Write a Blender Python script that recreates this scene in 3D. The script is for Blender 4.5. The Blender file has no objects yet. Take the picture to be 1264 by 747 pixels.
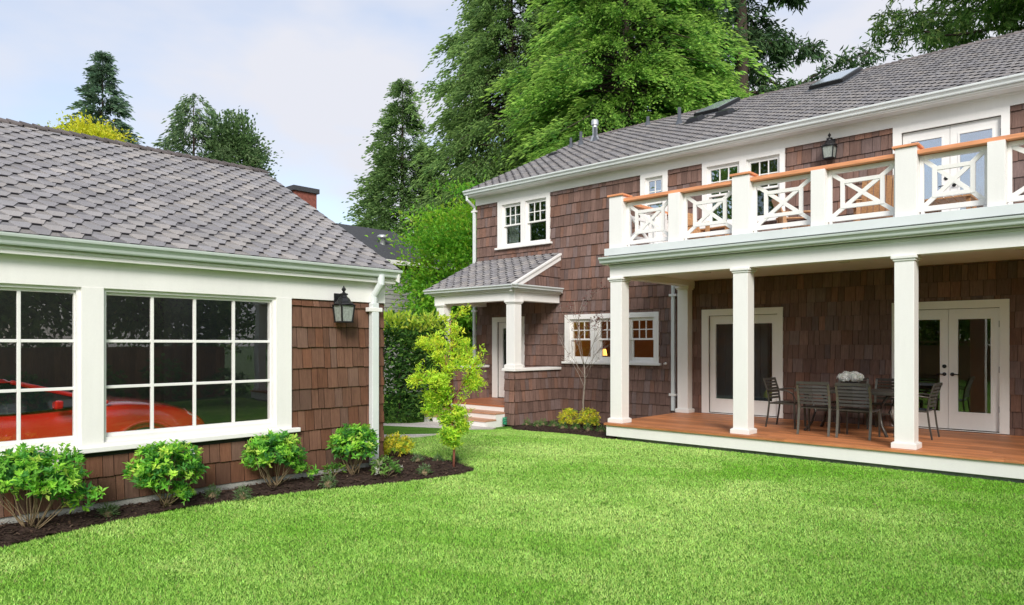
import bpy, math, random
import numpy as np
from mathutils import Vector
C = bpy.context.scene.collection
S = bpy.context.scene
rad = math.radians
random.seed(7)

# ------------------------------------------------------------------ camera, sky, sun, exposure
cam_d = bpy.data.cameras.new('camera'); cam = bpy.data.objects.new('camera', cam_d); C.objects.link(cam)
cam.location = (0, 0, 1.7); cam.rotation_euler = (rad(90), 0, rad(42.38))
cam_d.sensor_width = 36; cam_d.lens = 36*869/1264; cam_d.shift_y = 51.5/1264
cam_d.clip_start = 0.1; cam_d.clip_end = 2000
S.camera = cam
S.view_settings.view_transform = 'Standard'; S.view_settings.look = 'None'
S.view_settings.exposure = 1.26; S.view_settings.gamma = 1; S.view_settings.use_curve_mapping = False
SUN_EL, SUN_AZ = 34.0, 136.0
wd = bpy.data.worlds.new('World'); S.world = wd; wd.use_nodes = True
nt = wd.node_tree; nt.nodes.clear()
out = nt.nodes.new('ShaderNodeOutputWorld'); bg = nt.nodes.new('ShaderNodeBackground'); bg.inputs[1].default_value = 0.1
sky = nt.nodes.new('ShaderNodeTexSky'); sky.sky_type = 'NISHITA'; sky.sun_disc = False
sky.sun_elevation = rad(SUN_EL); sky.sun_rotation = rad(SUN_AZ); sky.air_density = 1; sky.dust_density = 1.5
tc = nt.nodes.new('ShaderNodeTexCoord'); mp = nt.nodes.new('ShaderNodeMapping'); mp.inputs['Scale'].default_value = (1, 1, 2.6)
mp.inputs['Location'].default_value = (.35, 1.1, .2)
nz = nt.nodes.new('ShaderNodeTexNoise'); nz.inputs['Scale'].default_value = 2.1; nz.inputs['Detail'].default_value = 5; nz.inputs['Roughness'].default_value = .5
cr = nt.nodes.new('ShaderNodeValToRGB'); cr.color_ramp.elements[0].position = .40; cr.color_ramp.elements[1].position = .60
cr.color_ramp.elements[0].color = (.32, .32, .32, 1); cr.color_ramp.elements[1].color = (1, 1, 1, 1)
mx = nt.nodes.new('ShaderNodeMix'); mx.data_type = 'RGBA'
mx.inputs[7].default_value = (3.4, 3.47, 3.8, 1)
L = nt.links.new
L(tc.outputs['Generated'], mp.inputs[0]); L(mp.outputs[0], nz.inputs['Vector']); L(nz.outputs[0], cr.inputs[0]); L(cr.outputs[0], mx.inputs[0])
L(sky.outputs[0], mx.inputs[6]); L(mx.outputs[2], bg.inputs[0]); L(bg.outputs[0], out.inputs[0])
sl = bpy.data.lights.new('sun', 'SUN'); sl.energy = 1.45; sl.angle = rad(20); sl.color = (1, .96, .9)
so = bpy.data.objects.new('sun', sl); C.objects.link(so)
sd = Vector((math.sin(rad(SUN_AZ))*math.cos(rad(SUN_EL)), math.cos(rad(SUN_AZ))*math.cos(rad(SUN_EL)), math.sin(rad(SUN_EL))))
so.rotation_euler = (-sd).to_track_quat('-Z', 'Y').to_euler(); so.location = sd*60
S.cycles.max_bounces = 8; S.cycles.transparent_max_bounces = 12; S.cycles.caustics_reflective = False; S.cycles.caustics_refractive = False

# ------------------------------------------------------------------ materials
def mat(name, col=(.8, .8, .8), rough=.6, metal=0., attr=False, noise=None, bump=None, spec=.5, coat=0., trans=0., wood=None):
    m = bpy.data.materials.new(name); m.use_nodes = True
    t = m.node_tree; b = t.nodes['Principled BSDF']; o = t.nodes['Material Output']
    b.inputs['Roughness'].default_value = rough; b.inputs['Metallic'].default_value = metal
    b.inputs['Specular IOR Level'].default_value = spec; b.inputs['Coat Weight'].default_value = coat
    if attr:
        a = t.nodes.new('ShaderNodeAttribute'); a.attribute_name = 'Col'; src = a.outputs[0]
    else:
        r = t.nodes.new('ShaderNodeRGB'); r.outputs[0].default_value = (*col, 1); src = r.outputs[0]
    geo = t.nodes.new('ShaderNodeNewGeometry')
    def nz(scale, det=4, stretch=None):
        n = t.nodes.new('ShaderNodeTexNoise'); n.inputs['Scale'].default_value = scale; n.inputs['Detail'].default_value = det
        if stretch:
            q = t.nodes.new('ShaderNodeMapping'); q.inputs['Scale'].default_value = stretch
            t.links.new(geo.outputs['Position'], q.inputs[0]); t.links.new(q.outputs[0], n.inputs['Vector'])
        else: t.links.new(geo.outputs['Position'], n.inputs['Vector'])
        return n
    for (sc, amt, st) in (noise or []):
        n = nz(sc, 5, st); rr = t.nodes.new('ShaderNodeMapRange')
        rr.inputs[1].default_value = .3; rr.inputs[2].default_value = .7; rr.inputs[3].default_value = 1-amt; rr.inputs[4].default_value = 1+amt
        t.links.new(n.outputs[0], rr.inputs[0])
        mm = t.nodes.new('ShaderNodeVectorMath'); mm.operation = 'MULTIPLY'
        t.links.new(src, mm.inputs[0]); t.links.new(rr.outputs[0], mm.inputs[1]); src = mm.outputs[0]
    t.links.new(src, b.inputs['Base Color'])
    if bump:
        n = nz(bump[0], 4, bump[2] if len(bump) > 2 else None); bp = t.nodes.new('ShaderNodeBump'); bp.inputs['Strength'].default_value = bump[1]; bp.inputs['Distance'].default_value = .02
        t.links.new(n.outputs[0], bp.inputs['Height']); t.links.new(bp.outputs[0], b.inputs['Normal'])
    if trans:
        tr = t.nodes.new('ShaderNodeBsdfTranslucent'); ms = t.nodes.new('ShaderNodeMixShader'); ms.inputs[0].default_value = trans
        t.links.new(src, tr.inputs[0]); t.links.new(b.outputs[0], ms.inputs[1]); t.links.new(tr.outputs[0], ms.inputs[2]); t.links.new(ms.outputs[0], o.inputs[0])
    return m
def glass(name, ior=1.9, tint=(.85, .9, .88), const=None):
    m = bpy.data.materials.new(name); m.use_nodes = True; t = m.node_tree; t.nodes.clear()
    o = t.nodes.new('ShaderNodeOutputMaterial'); a = t.nodes.new('ShaderNodeBsdfTransparent'); g = t.nodes.new('ShaderNodeBsdfGlossy')
    a.inputs[0].default_value = (*tint, 1); g.inputs['Roughness'].default_value = 0.0; g.inputs[0].default_value = (1, 1, 1, 1)
    ms = t.nodes.new('ShaderNodeMixShader')
    if const: ms.inputs[0].default_value = const
    else:
        f = t.nodes.new('ShaderNodeFresnel'); f.inputs[0].default_value = ior
        ge = t.nodes.new('ShaderNodeNewGeometry'); mr = t.nodes.new('ShaderNodeMapRange'); mr.inputs[3].default_value = ior; mr.inputs[4].default_value = 1/ior
        t.links.new(ge.outputs['Backfacing'], mr.inputs[0]); t.links.new(mr.outputs[0], f.inputs[0])
        t.links.new(f.outputs[0], ms.inputs[0])
    # slight waviness of real panes
    gp = t.nodes.new('ShaderNodeNewGeometry'); n = t.nodes.new('ShaderNodeTexNoise'); n.inputs['Scale'].default_value = 1.3
    bp = t.nodes.new('ShaderNodeBump'); bp.inputs['Strength'].default_value = .02; bp.inputs['Distance'].default_value = .05
    t.links.new(gp.outputs['Position'], n.inputs['Vector']); t.links.new(n.outputs[0], bp.inputs['Height']); t.links.new(bp.outputs[0], g.inputs['Normal'])
    t.links.new(a.outputs[0], ms.inputs[1]); t.links.new(g.outputs[0], ms.inputs[2]); t.links.new(ms.outputs[0], o.inputs[0])
    return m
M = {}
M['shake'] = mat('cedar_shake', attr=True, rough=.85, spec=.2, noise=[(14, .16, (3, 3, .2)), (60, .12, (2, 2, .1)), (1.2, .10, None)], bump=(70, .35, (2, 2, .1)))
M['shingle'] = mat('asphalt_shingle', attr=True, rough=.9, spec=.25, noise=[(160, .25, None), (2, .1, None)], bump=(240, .4))
M['white'] = mat('white_paint', (.83, .815, .79), rough=.45, noise=[(1.1, .045, (1, 1, .4)), (9, .012, (2, 2, .4)), (60, .012, None)], bump=(30, .03))
M['cool'] = mat('pale_gutter_paint', (.70, .74, .74), rough=.35, noise=[(2, .04, None)])
M['green'] = mat('gutter_paint', (.54, .60, .56), rough=.35, noise=[(2, .04, None)])
M['deck'] = mat('deck_board', attr=True, rough=.5, noise=[(10, .25, (.3, 4, 4)), (50, .15, (.2, 4, 4))], bump=(60, .15, (.2, 4, 4)))
M['cedar'] = mat('cedar_rail', (.72, .30, .14), rough=.5, noise=[(12, .2, (.3, 3, 3))])
M['wood'] = mat('teak', (.42, .22, .10), rough=.55, noise=[(14, .25, (3, .5, 3))])
M['found'] = mat('concrete_foundation', (.40, .40, .37), rough=.9, noise=[(6, .15, None), (50, .12, None)], bump=(60, .3))
M['path'] = mat('concrete_path', (.58, .54, .50), rough=.9, noise=[(3, .1, None), (40, .1, None)], bump=(90, .2))
M['mulch'] = mat('mulch', attr=True, rough=.95, spec=.1, noise=[(40, .4, None)], bump=(50, .8))
M['lawn'] = mat('lawn_soil', (.085, .20, .022), rough=.95, spec=.1, noise=[(3, .2, None), (60, .5, None)], bump=(80, .6))
M['earth'] = mat('far_ground', (.07, .13, .03), rough=1, noise=[(.3, .3, None), (4, .3, None)])
M['blade'] = mat('grass_blade', attr=True, rough=.55, spec=.25, trans=.25)
M['leaf'] = mat('leaf', attr=True, rough=.5, spec=.25, trans=.48)
M['needle'] = mat('needle', attr=True, rough=.7, spec=.15, trans=.38)
M['petal'] = mat('petal', attr=True, rough=.6, trans=.55)
M['bark'] = mat('bark', (.060, .043, .033), rough=.95, noise=[(8, .3, (3, 3, .5))], bump=(20, .6, (3, 3, .4)))
M['stem'] = mat('stem', (.22, .16, .09), rough=.8, noise=[(30, .25, None)])
M['redstem'] = mat('red_stem', (.26, .09, .06), rough=.7, noise=[(30, .25, None)])
M['palestem'] = mat('pale_bark', (.34, .29, .24), rough=.8, noise=[(30, .25, None)])
M['glass'] = glass('window_glass', 1.85)
M['gglass'] = glass('garage_glass', 1.85, (.99, .99, .99))
M['coat'] = glass('coated_glass', const=.42, tint=(.7, .75, .8))
M['half'] = glass('reflective_glass', const=.22, tint=(.8, .85, .88))
M['lglass'] = mat('seeded_glass', (.55, .6, .55), rough=.25, spec=.6, trans=.5, noise=[(40, .2, None)])
M['black'] = mat('black_metal', (.018, .018, .02), rough=.4, metal=.3)
M['grey'] = mat('grey_metal', (.10, .11, .125), rough=.4, metal=.3)
M['galv'] = mat('galvanised', (.55, .56, .56), rough=.35, metal=.7)
M['chair'] = mat('chair_metal', (.060, .053, .045), rough=.38, metal=.25, noise=[(20, .1, None)])
M['chair_lit'] = mat('lit_chair_metal', (.14, .132, .11), rough=.35, metal=.4)  # lit copy of the chair metal: caught light put into its colour
M['dark'] = mat('dark_recess', (.02, .018, .016), rough=.9)
M['backing'] = mat('wall_paper', (.035, .022, .016), rough=.9)
M['warm'] = mat('warm_plaster', (.42, .22, .09), rough=.8, noise=[(.8, .15, None)])
M['plaster'] = mat('pale_plaster', (.55, .55, .54), rough=.8, noise=[(1, .05, None)])
M['floorin'] = mat('interior_floor', (.25, .15, .08), rough=.4, noise=[(6, .2, (.4, 4, 1))])
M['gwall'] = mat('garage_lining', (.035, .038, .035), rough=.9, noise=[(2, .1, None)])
M['red'] = mat('red_car_paint', (.80, .02, .015), rough=.25, coat=1.)
M['tyre'] = mat('tyre_rubber', (.02, .02, .02), rough=.8)
M['carglass'] = mat('car_glass', (.02, .03, .03), rough=.05, spec=.8)
M['lens'] = mat('headlight_lens', (.7, .65, .6), rough=.1)
M['brick'] = mat('brick', (.22, .07, .05), rough=.9, noise=[(10, .3, None)])
M['nroof'] = mat('dark_shingle', (.05, .052, .058), rough=.9, noise=[(12, .25, (1, 1, 4)), (90, .3, None)])
M['nwall'] = mat('grey_clapboard', (.30, .30, .29), rough=.8, noise=[(3, .1, None)])
M['fence'] = mat('fence_board', attr=True, rough=.85, noise=[(12, .25, (3, 3, .3))])
M['hose'] = mat('green_hose', (.02, .30, .16), rough=.4)
M['bowl'] = mat('dark_bowl', (.05, .05, .055), rough=.3)
M['skylight'] = mat('skylight_glass', (.35, .4, .42), rough=.05, spec=1.0)
lm = bpy.data.materials.new('lamp_shade'); lm.use_nodes = True; b_ = lm.node_tree.nodes['Principled BSDF']
b_.inputs['Base Color'].default_value = (.8, .5, .2, 1); b_.inputs['Emission Color'].default_value = (1, .42, .1, 1); b_.inputs['Emission Strength'].default_value = 1.2
M['shade'] = lm

# ------------------------------------------------------------------ mesh helpers
class Fr:
    def __init__(s, o, u, n): s.o = np.array(o, float); s.u = np.array(u, float); s.n = np.array(n, float)
    def p(s, u, z, d=0.): return s.o + s.u*u + s.n*d + np.array((0, 0, z))
def org(o):
    v = Vector((0, 0, 0))
    while o is not None: v += o.location; o = o.parent
    return np.array(v)
class MB:
    def __init__(s): s.V = []; s.F = []; s.K = []; s.I = []
    def poly(s, pts, col=(1, 1, 1), m=0):
        b = len(s.V); s.V.extend([tuple(p) for p in pts]); s.F.append(tuple(range(b, b+len(pts)))); s.K.append(col); s.I.append(m)
    def hexa(s, P, col=(1, 1, 1), m=0, skip=(), fm=None, fc=None):
        # P: 8 points, 0-3 bottom ring, 4-7 top ring (counter-clockwise seen from the top)
        b = len(s.V); s.V.extend([tuple(p) for p in P])
        for k, f in enumerate(((3, 2, 1, 0), (4, 5, 6, 7), (0, 1, 5, 4), (1, 2, 6, 5), (2, 3, 7, 6), (3, 0, 4, 7))):
            if k in skip: continue
            s.F.append(tuple(b+i for i in f)); s.K.append((fc or {}).get(k, col)); s.I.append((fm or {}).get(k, m))
    def box(s, fr, u0, u1, z0, z1, d0, d1, col=(1, 1, 1), m=0):
        # ring order so that outward normals hold for u x z = n frames
        P = [fr.p(u0, z0, d1), fr.p(u1, z0, d1), fr.p(u1, z0, d0), fr.p(u0, z0, d0), fr.p(u0, z1, d1), fr.p(u1, z1, d1), fr.p(u1, z1, d0), fr.p(u0, z1, d0)]
        s.hexa(P, col, m)
    def cube(s, x0, x1, y0, y1, z0, z1, col=(1, 1, 1), m=0):
        s.hexa([(x0, y0, z0), (x1, y0, z0), (x1, y1, z0), (x0, y1, z0), (x0, y0, z1), (x1, y0, z1), (x1, y1, z1), (x0, y1, z1)], col, m)
    def sweep(s, prof, fr, u0, u1, e0=0., e1=0., col=(1, 1, 1), m=0):
        # closed profile of (d, z) pairs along u; e0/e1: mitre, u shifts by e*d
        n = len(prof); b = len(s.V)
        for (uu, e) in ((u0, e0), (u1, e1)):
            for d, z in prof: s.V.append(tuple(fr.p(uu + e*d, z, d)))
        for i in range(n):
            j = (i+1) % n; s.F.append((b+i, b+j, b+n+j, b+n+i)); s.K.append(col); s.I.append(m)
        s.F.append(tuple(b+i for i in reversed(range(n)))); s.K.append(col); s.I.append(m)
        s.F.append(tuple(b+n+i for i in range(n))); s.K.append(col); s.I.append(m)
    def tube(s, pts, rs, n=7, col=(1, 1, 1), m=0):
        pts = [np.array(p, float) for p in pts]; rings = []
        if not hasattr(rs, '__len__'): rs = [rs]*len(pts)
        for i, p in enumerate(pts):
            t = pts[min(i+1, len(pts)-1)] - pts[max(i-1, 0)]; t = t/(np.linalg.norm(t)+1e-9)
            a = np.cross(t, (0, 0, 1.)) if abs(t[2]) < .9 else np.cross(t, (1., 0, 0)); a /= np.linalg.norm(a); b = np.cross(t, a)
            base = len(s.V); rings.append(base)
            for k in range(n):
                an = 2*math.pi*k/n; s.V.append(tuple(p + rs[i]*(math.cos(an)*a + math.sin(an)*b)))
        for i in range(len(pts)-1):
            for k in range(n):
                q = (k+1) % n; s.F.append((rings[i]+k, rings[i]+q, rings[i+1]+q, rings[i+1]+k)); s.K.append(col); s.I.append(m)
        s.F.append(tuple(rings[0]+k for k in reversed(range(n)))); s.K.append(col); s.I.append(m)
        s.F.append(tuple(rings[-1]+k for k in range(n))); s.K.append(col); s.I.append(m)
    def bar(s, a, b, w, h, up=(0, 0, 1), col=(1, 1, 1), m=0):
        a = np.array(a, float); b = np.array(b, float); t = (b-a)/np.linalg.norm(b-a); up = np.array(up, float)
        x = np.cross(t, up); x /= np.linalg.norm(x); y = np.cross(x, t)
        R = lambda c: [c - x*w/2 - y*h/2, c + x*w/2 - y*h/2, c + x*w/2 + y*h/2, c - x*w/2 + y*h/2]
        A, B = R(a), R(b)
        s.hexa([A[3], A[2], A[1], A[0], B[3], B[2], B[1], B[0]], col, m)
    def lathe(s, prof, c, n=16, col=(1, 1, 1), m=0, ax=(0, 0, 1)):
        ax = np.array(ax, float); a = np.cross(ax, (0, 0, 1.)) if abs(ax[2]) < .9 else np.array((1., 0, 0)); a /= np.linalg.norm(a); b = np.cross(ax, a); c = np.array(c, float)
        R = []
        for r, z in prof:
            R.append(len(s.V))
            for k in range(n):
                an = 2*math.pi*k/n; s.V.append(tuple(c + ax*z + r*(math.cos(an)*a + math.sin(an)*b)))
        for i in range(len(prof)-1):
            for k in range(n):
                q = (k+1) % n; s.F.append((R[i]+k, R[i]+q, R[i+1]+q, R[i+1]+k)); s.K.append(col); s.I.append(m)
    def build(s, name, mats, parent=None, smooth=False, bevel=0.):
        if not isinstance(mats, (list, tuple)): mats = [mats]
        me = bpy.data.meshes.new(name); o = org(parent)
        V = np.array(s.V, np.float32).reshape(-1, 3) - o
        fill(me, V.astype(np.float32), s.F, s.K, s.I)
        for m in mats: me.materials.append(M[m])
        ob = bpy.data.objects.new(name, me); C.objects.link(ob)
        if parent is not None: ob.parent = parent
        if smooth: me.polygons.foreach_set('use_smooth', np.ones(len(me.polygons), bool))
        if bevel:
            bv = ob.modifiers.new('edge', 'BEVEL'); bv.width = bevel; bv.segments = 2; bv.limit_method = 'ANGLE'; bv.angle_limit = rad(40)
        return ob
def fill(me, V, F, K=None, I=None):
    ln = np.array([len(f) for f in F], np.int32); fl = np.fromiter((i for f in F for i in f), np.int32)
    me.vertices.add(len(V)); me.vertices.foreach_set('co', np.ascontiguousarray(V, np.float32).ravel())
    me.loops.add(len(fl)); me.loops.foreach_set('vertex_index', fl)
    me.polygons.add(len(F)); me.polygons.foreach_set('loop_start', (np.cumsum(ln)-ln).astype(np.int32))
    if I is not None: me.polygons.foreach_set('material_index', np.array(I, np.int32))
    me.polygons.foreach_set('use_smooth', np.zeros(len(F), bool)); me.update(calc_edges=True)
    if K is not None:
        a = me.attributes.new('Col', 'FLOAT_COLOR', 'FACE'); k = np.ones((len(F), 4), np.float32); k[:, :3] = np.array(K, np.float32); a.data.foreach_set('color', k.ravel())
def np_mesh(name, V, k, col, m, parent=None, extra=None):
    # V: (N,k,3) polygons of k corners, col (N,3)
    me = bpy.data.meshes.new(name); N = len(V); o = org(parent)
    v = (V.reshape(-1, 3)-o).astype(np.float32)
    me.vertices.add(N*k); me.vertices.foreach_set('co', v.ravel()); me.loops.add(N*k); me.loops.foreach_set('vertex_index', np.arange(N*k, dtype=np.int32))
    me.polygons.add(N); me.polygons.foreach_set('loop_start', np.arange(0, N*k, k, dtype=np.int32)); me.polygons.foreach_set('use_smooth', np.zeros(N, bool)); me.update(calc_edges=True)
    a = me.attributes.new('Col', 'FLOAT_COLOR', 'FACE'); c = np.ones((N, 4), np.float32); c[:, :3] = col; a.data.foreach_set('color', c.ravel())
    me.materials.append(M[m]); ob = bpy.data.objects.new(name, me); C.objects.link(ob)
    if parent is not None: ob.parent = parent
    return ob
def tag(o, label, cat, group=None, kind=None):
    if label: o['label'] = label
    if cat: o['category'] = cat
    if group: o['group'] = group
    if kind: o['kind'] = kind
    return o
def thing(name, loc, label, cat, group=None):
    o = bpy.data.objects.new(name, None); C.objects.link(o); o.location = loc; o.empty_display_size = .2
    return tag(o, label, cat, group)
def structure(o): o['kind'] = 'structure'; return o
def copy_tree(o, parent=None):
    c = o.copy(); C.objects.link(c)
    if parent is not None: c.parent = parent
    for ch in list(o.children): copy_tree(ch, c)
    return c
def ground(x, y):
    t = np.clip((y + .35*np.maximum(0, -7.2-x) - 10.3)/2.5, 0, 1); return -.17*t*t*(3-2*t)

def cut(r, holes):
    rects = [r]
    for h in holes:
        nxt = []
        for (a, b, c, d) in rects:
            if h[0] >= b or h[1] <= a or h[2] >= d or h[3] <= c: nxt.append((a, b, c, d)); continue
            if h[0] > a: nxt.append((a, h[0], c, d))
            if h[1] < b: nxt.append((h[1], b, c, d))
            a2, b2 = max(a, h[0]), min(b, h[1])
            if h[2] > c: nxt.append((a2, b2, c, h[2]))
            if h[3] < d: nxt.append((a2, b2, h[3], d))
        rects = nxt
    return rects
def shakes(mb, fr, u0, u1, z0, z1, holes=(), exp=.262, seed=1, ztop=None, pal=0, wmin=.085, wmax=.20):
    rng = random.Random(seed); k = 0; z = z0
    while z < z1-.01:
        zt = min(z+exp, z1); u = u0
        while u < u1-.004:
            w = rng.uniform(wmin, wmax)
            e = min(u+w, u1)
            if u1-e < .05: e = u1
            t = rng.uniform(.78, 1.22); r = rng.random()
            base = np.array((.154, .079, .052))*t if not pal else np.array((.182, .112, .092))*t
            if r > .82: base = base*np.array((.95, 1.08, 1.2))
            elif r < .15: base = base*np.array((1.10, .98, .88))
            zz = z + (rng.uniform(-.007, .004) if k else 0); tk = rng.uniform(.024, .033)
            for (a, b, c, d) in cut((u+.0032, e-.0032, zz, zt), holes):
                if b-a < .004 or d-c < .004: continue
                th = lambda q: .007 + (tk-.007)*max(0, (zt-q))/(zt-zz)
                zl = zr = d
                if ztop:
                    zl = min(d, ztop(a)); zr = min(d, ztop(b))
                    if zl <= c+.005 and zr <= c+.005: continue
                    zl = max(zl, c+.001); zr = max(zr, c+.001)
                b0 = th(c)
                P = [fr.p(a, c, b0), fr.p(b, c, b0), fr.p(b, c, 0), fr.p(a, c, 0), fr.p(a, zl, th(zl)), fr.p(b, zr, th(zr)), fr.p(b, zr, 0), fr.p(a, zl, 0)]
                mb.hexa(P, tuple(base), 0, skip=(1, 4), fc={0: tuple(base*.22), 3: tuple(base*.4), 5: tuple(base*.4)})  # butt faces: darker end grain, with course-line shade put into the colour
            u = e
        z = zt; k += 1
def shingles(mb, o, u, s, n, L, H, exp=.145, seed=2, tabs=True, llim=None, pal=1., th=.031, band=0., rows=None):
    # o eave corner, u along the eave, s up the slope, n normal
    rng = random.Random(seed); o, u, s, n = (np.array(v, float) for v in (o, u, s, n))
    P = lambda a, b, h: tuple(o + u*a + s*b + n*h)
    k = 0; b = 0.
    pals = [(.150, .143, .142), (.160, .151, .147), (.136, .131, .134), (.172, .160, .152), (.145, .140, .143), (.126, .121, .125)]
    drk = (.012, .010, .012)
    while b < H-.02:
        e = min(b+exp, H); L0 = 0. if llim is None else llim(b)
        a = L0
        while a < L-.001:            # base course in pieces of about a metre
            q = min(a + rng.uniform(.5, 1.), L); c = tuple(np.array(rng.choice(pals))*rng.uniform(.85, 1.1)*pal)
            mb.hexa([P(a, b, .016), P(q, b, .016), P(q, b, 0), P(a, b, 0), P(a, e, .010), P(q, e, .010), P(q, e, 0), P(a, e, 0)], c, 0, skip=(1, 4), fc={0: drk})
            a = q
        if tabs:
            i = -1; ph = (.13 if k % 2 else 0) + rng.uniform(-.012, .012)
            while i*.26+ph+L0 < L:
                i += 1; a = L0+(i-1)*.26+ph+rng.uniform(-.012, .012); w = rng.uniform(.140, .172); q = a+w; c = tuple(np.array(rng.choice(pals))*rng.uniform(1.2, 1.45)*pal)
                sk = rng.uniform(.025, .045)
                a0, q0 = max(a+sk, L0+.002), min(q-sk, L-.002); a1, q1 = max(a-sk, L0+.002), min(q+sk, L-.002)
                if q0-a0 > .03:
                    bb = b - .004; e1 = min(e+.0, H)
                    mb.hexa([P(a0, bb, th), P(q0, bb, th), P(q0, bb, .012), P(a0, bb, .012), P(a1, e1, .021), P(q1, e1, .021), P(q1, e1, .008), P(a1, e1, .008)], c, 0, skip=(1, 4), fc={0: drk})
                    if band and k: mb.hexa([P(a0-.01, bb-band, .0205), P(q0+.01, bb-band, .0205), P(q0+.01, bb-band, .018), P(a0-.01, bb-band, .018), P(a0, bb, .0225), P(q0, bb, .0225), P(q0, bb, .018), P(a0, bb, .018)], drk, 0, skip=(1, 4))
        b = e; k += 1
def gutter(mb, fr, u0, u1, d0, z0, h=.105, w=.115, e0=0., e1=0.):
    z1 = z0+h
    prof = [(d0, z0), (d0+w*.55, z0), (d0+w*.62, z0+h*.12), (d0+w*.66, z0+h*.35), (d0+w*.80, z0+h*.55), (d0+w*.97, z0+h*.70), (d0+w, z0+h*.86), (d0+w, z1), (d0+w-.012, z1), (d0+w-.014, z0+h*.72), (d0+w*.5, z0+h*.2), (d0+.01, z0+h*.2), (d0+.01, z1), (d0, z1)]
    mb.sweep(prof, fr, u0, u1, e0, e1)

# ------------------------------------------------------------------ ground, lawn, path, beds
def sheet(name, m, xs, ys, dz=0., f=None, mask=None):
    mb = MB(); nx, ny = len(xs), len(ys)
    for y in ys:
        for x in xs: mb.V.append((x, y, float(ground(x, y))+dz + (f(x, y) if f else 0)))
    for j in range(ny-1):
        for i in range(nx-1):
            mb.F.append((j*nx+i, j*nx+i+1, (j+1)*nx+i+1, (j+1)*nx+i)); mb.K.append((1, 1, 1)); mb.I.append(0)
    return structure(mb.build(name, m, None, smooth=True))
far = MB(); far.cube(-900, 900, -900, 900, -1.2, -.42); structure(far.build('ground', 'earth'))
sheet('lawn', 'lawn', np.linspace(-45, 14, 119), np.linspace(-14, 60, 149), -.012)
def blob(name, m, pts, dz, h, seed, res=.09, dents=.02, kind='structure', col=(1, 1, 1)):
    # a raised bed inside a polygon, higher in the middle
    P = np.array(pts, float); x0, y0 = P.min(0); x1, y1 = P.max(0); rng = np.random.RandomState(seed)
    xs = np.arange(x0-.1, x1+.2, res); ys = np.arange(y0-.1, y1+.2, res)
    def inside(x, y):
        c = False; n = len(P)
        for i in range(n):
            a, b = P[i], P[(i+1) % n]
            if (a[1] > y) != (b[1] > y) and x < (b[0]-a[0])*(y-a[1])/(b[1]-a[1])+a[0]: c = not c
        return c
    def edge(x, y):
        d = 9
        for i in range(len(P)):
            a, b = P[i], P[(i+1) % len(P)]; ab = b-a; t = np.clip(((x-a[0])*ab[0]+(y-a[1])*ab[1])/(ab@ab), 0, 1); q = a+ab*t; d = min(d, math.hypot(x-q[0], y-q[1]))
        return d
    mb = MB(); idx = {}
    H = {}
    for i, x in enumerate(xs):
        for j, y in enumerate(ys):
            e = edge(x, y); ins = inside(x, y)
            if ins or e < res*.8:
                k = min(e/.25, 1) if ins else 0
                H[i, j] = (x, y, float(ground(x, y)) + dz + (h*k + rng.uniform(-dents, dents)*k if ins else -.03))
    for (i, j), v in H.items(): idx[i, j] = len(mb.V); mb.V.append(v)
    for (i, j) in H:
        q = [(i, j), (i+1, j), (i+1, j+1), (i, j+1)]
        if all(k in idx for k in q): mb.F.append(tuple(idx[k] for k in q)); mb.K.append(col); mb.I.append(0)
    return mb, H, inside
def mulch_bed(pts, seed, chips):
    mb, H, ins = blob('mulch_bed', 'mulch', pts, .0, .05, seed, col=(.045, .030, .024))
    rng = random.Random(seed); keys = list(H.values())
    for _ in range(chips):
        x, y, z = rng.choice(keys); x += rng.uniform(-.045, .045); y += rng.uniform(-.045, .045)
        a = rng.uniform(0, 6.28); l = rng.uniform(.008, .03); w = rng.uniform(.004, .010); t = rng.uniform(-.4, .4)
        dx, dy = math.cos(a), math.sin(a); g = rng.random(); c = (.05, .032, .025) if g < .6 else (.09, .055, .04) if g < .9 else (.16, .11, .08)
        z += .006
        mb.poly([(x-dx*l-dy*w, y-dy*l+dx*w, z-l*t), (x-dx*l+dy*w, y-dy*l-dx*w, z-l*t), (x+dx*l+dy*w, y+dy*l-dx*w, z+l*t+.004), (x+dx*l-dy*w, y+dy*l+dx*w, z+l*t+.004)], c)
    return structure(mb.build('mulch_bed', 'mulch'))
BED1 = [(-8.0, -3.2), (-7.05, -3.2), (-7.0, 0), (-7.02, .8), (-7.12, 1.4), (-7.26, 1.85), (-7.42, 2.45), (-7.46, 3.1), (-7.40, 3.9), (-7.22, 4.65), (-6.98, 5.25), (-6.80, 5.9), (-6.72, 6.4), (-6.85, 6.78), (-7.35, 6.92), (-8.0, 6.95), (-8.6, 7.0), (-9.4, 6.9), (-9.8, 6.4), (-9.8, 5.9), (-8.0, 5.9)]
BED2 = [(-10.75, 13.6), (-10.75, 11.75), (-10.35, 11.42), (-9.7, 11.38), (-9.05, 11.38), (-8.5, 11.18), (-8.1, 10.95), (-7.7, 10.72), (-7.3, 10.55), (-7.1, 10.7), (-7.3, 13.6)]
PATH = [(-12.8, 11.25), (-10.75, 11.25), (-10.5, 10.9), (-10.3, 10.2), (-10.0, 9.2), (-9.95, 8.4), (-10.3, 7.8), (-10.9, 7.2), (-11.4, 6.7), (-11.6, 6.3), (-14.6, 6.3), (-14.4, 7.6), (-13.7, 8.9), (-13.0, 9.9), (-12.8, 10.6)]
mulch_bed(BED1, 3, 9000); mulch_bed(BED2, 4, 3500)
mulch_bed([(-18.5, 15.2), (-14.8, 15.2), (-15, 16.4), (-18.5, 16.6)], 5, 300); mulch_bed([(-14.4, 12.2), (-13.5, 12.0), (-13.5, 13.1), (-14.4, 13.1)], 6, 200)
mb = MB(); nP = len(PATH)
mb.poly([(x, y, float(ground(x, y))+.022) for x, y in PATH]); 
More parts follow.
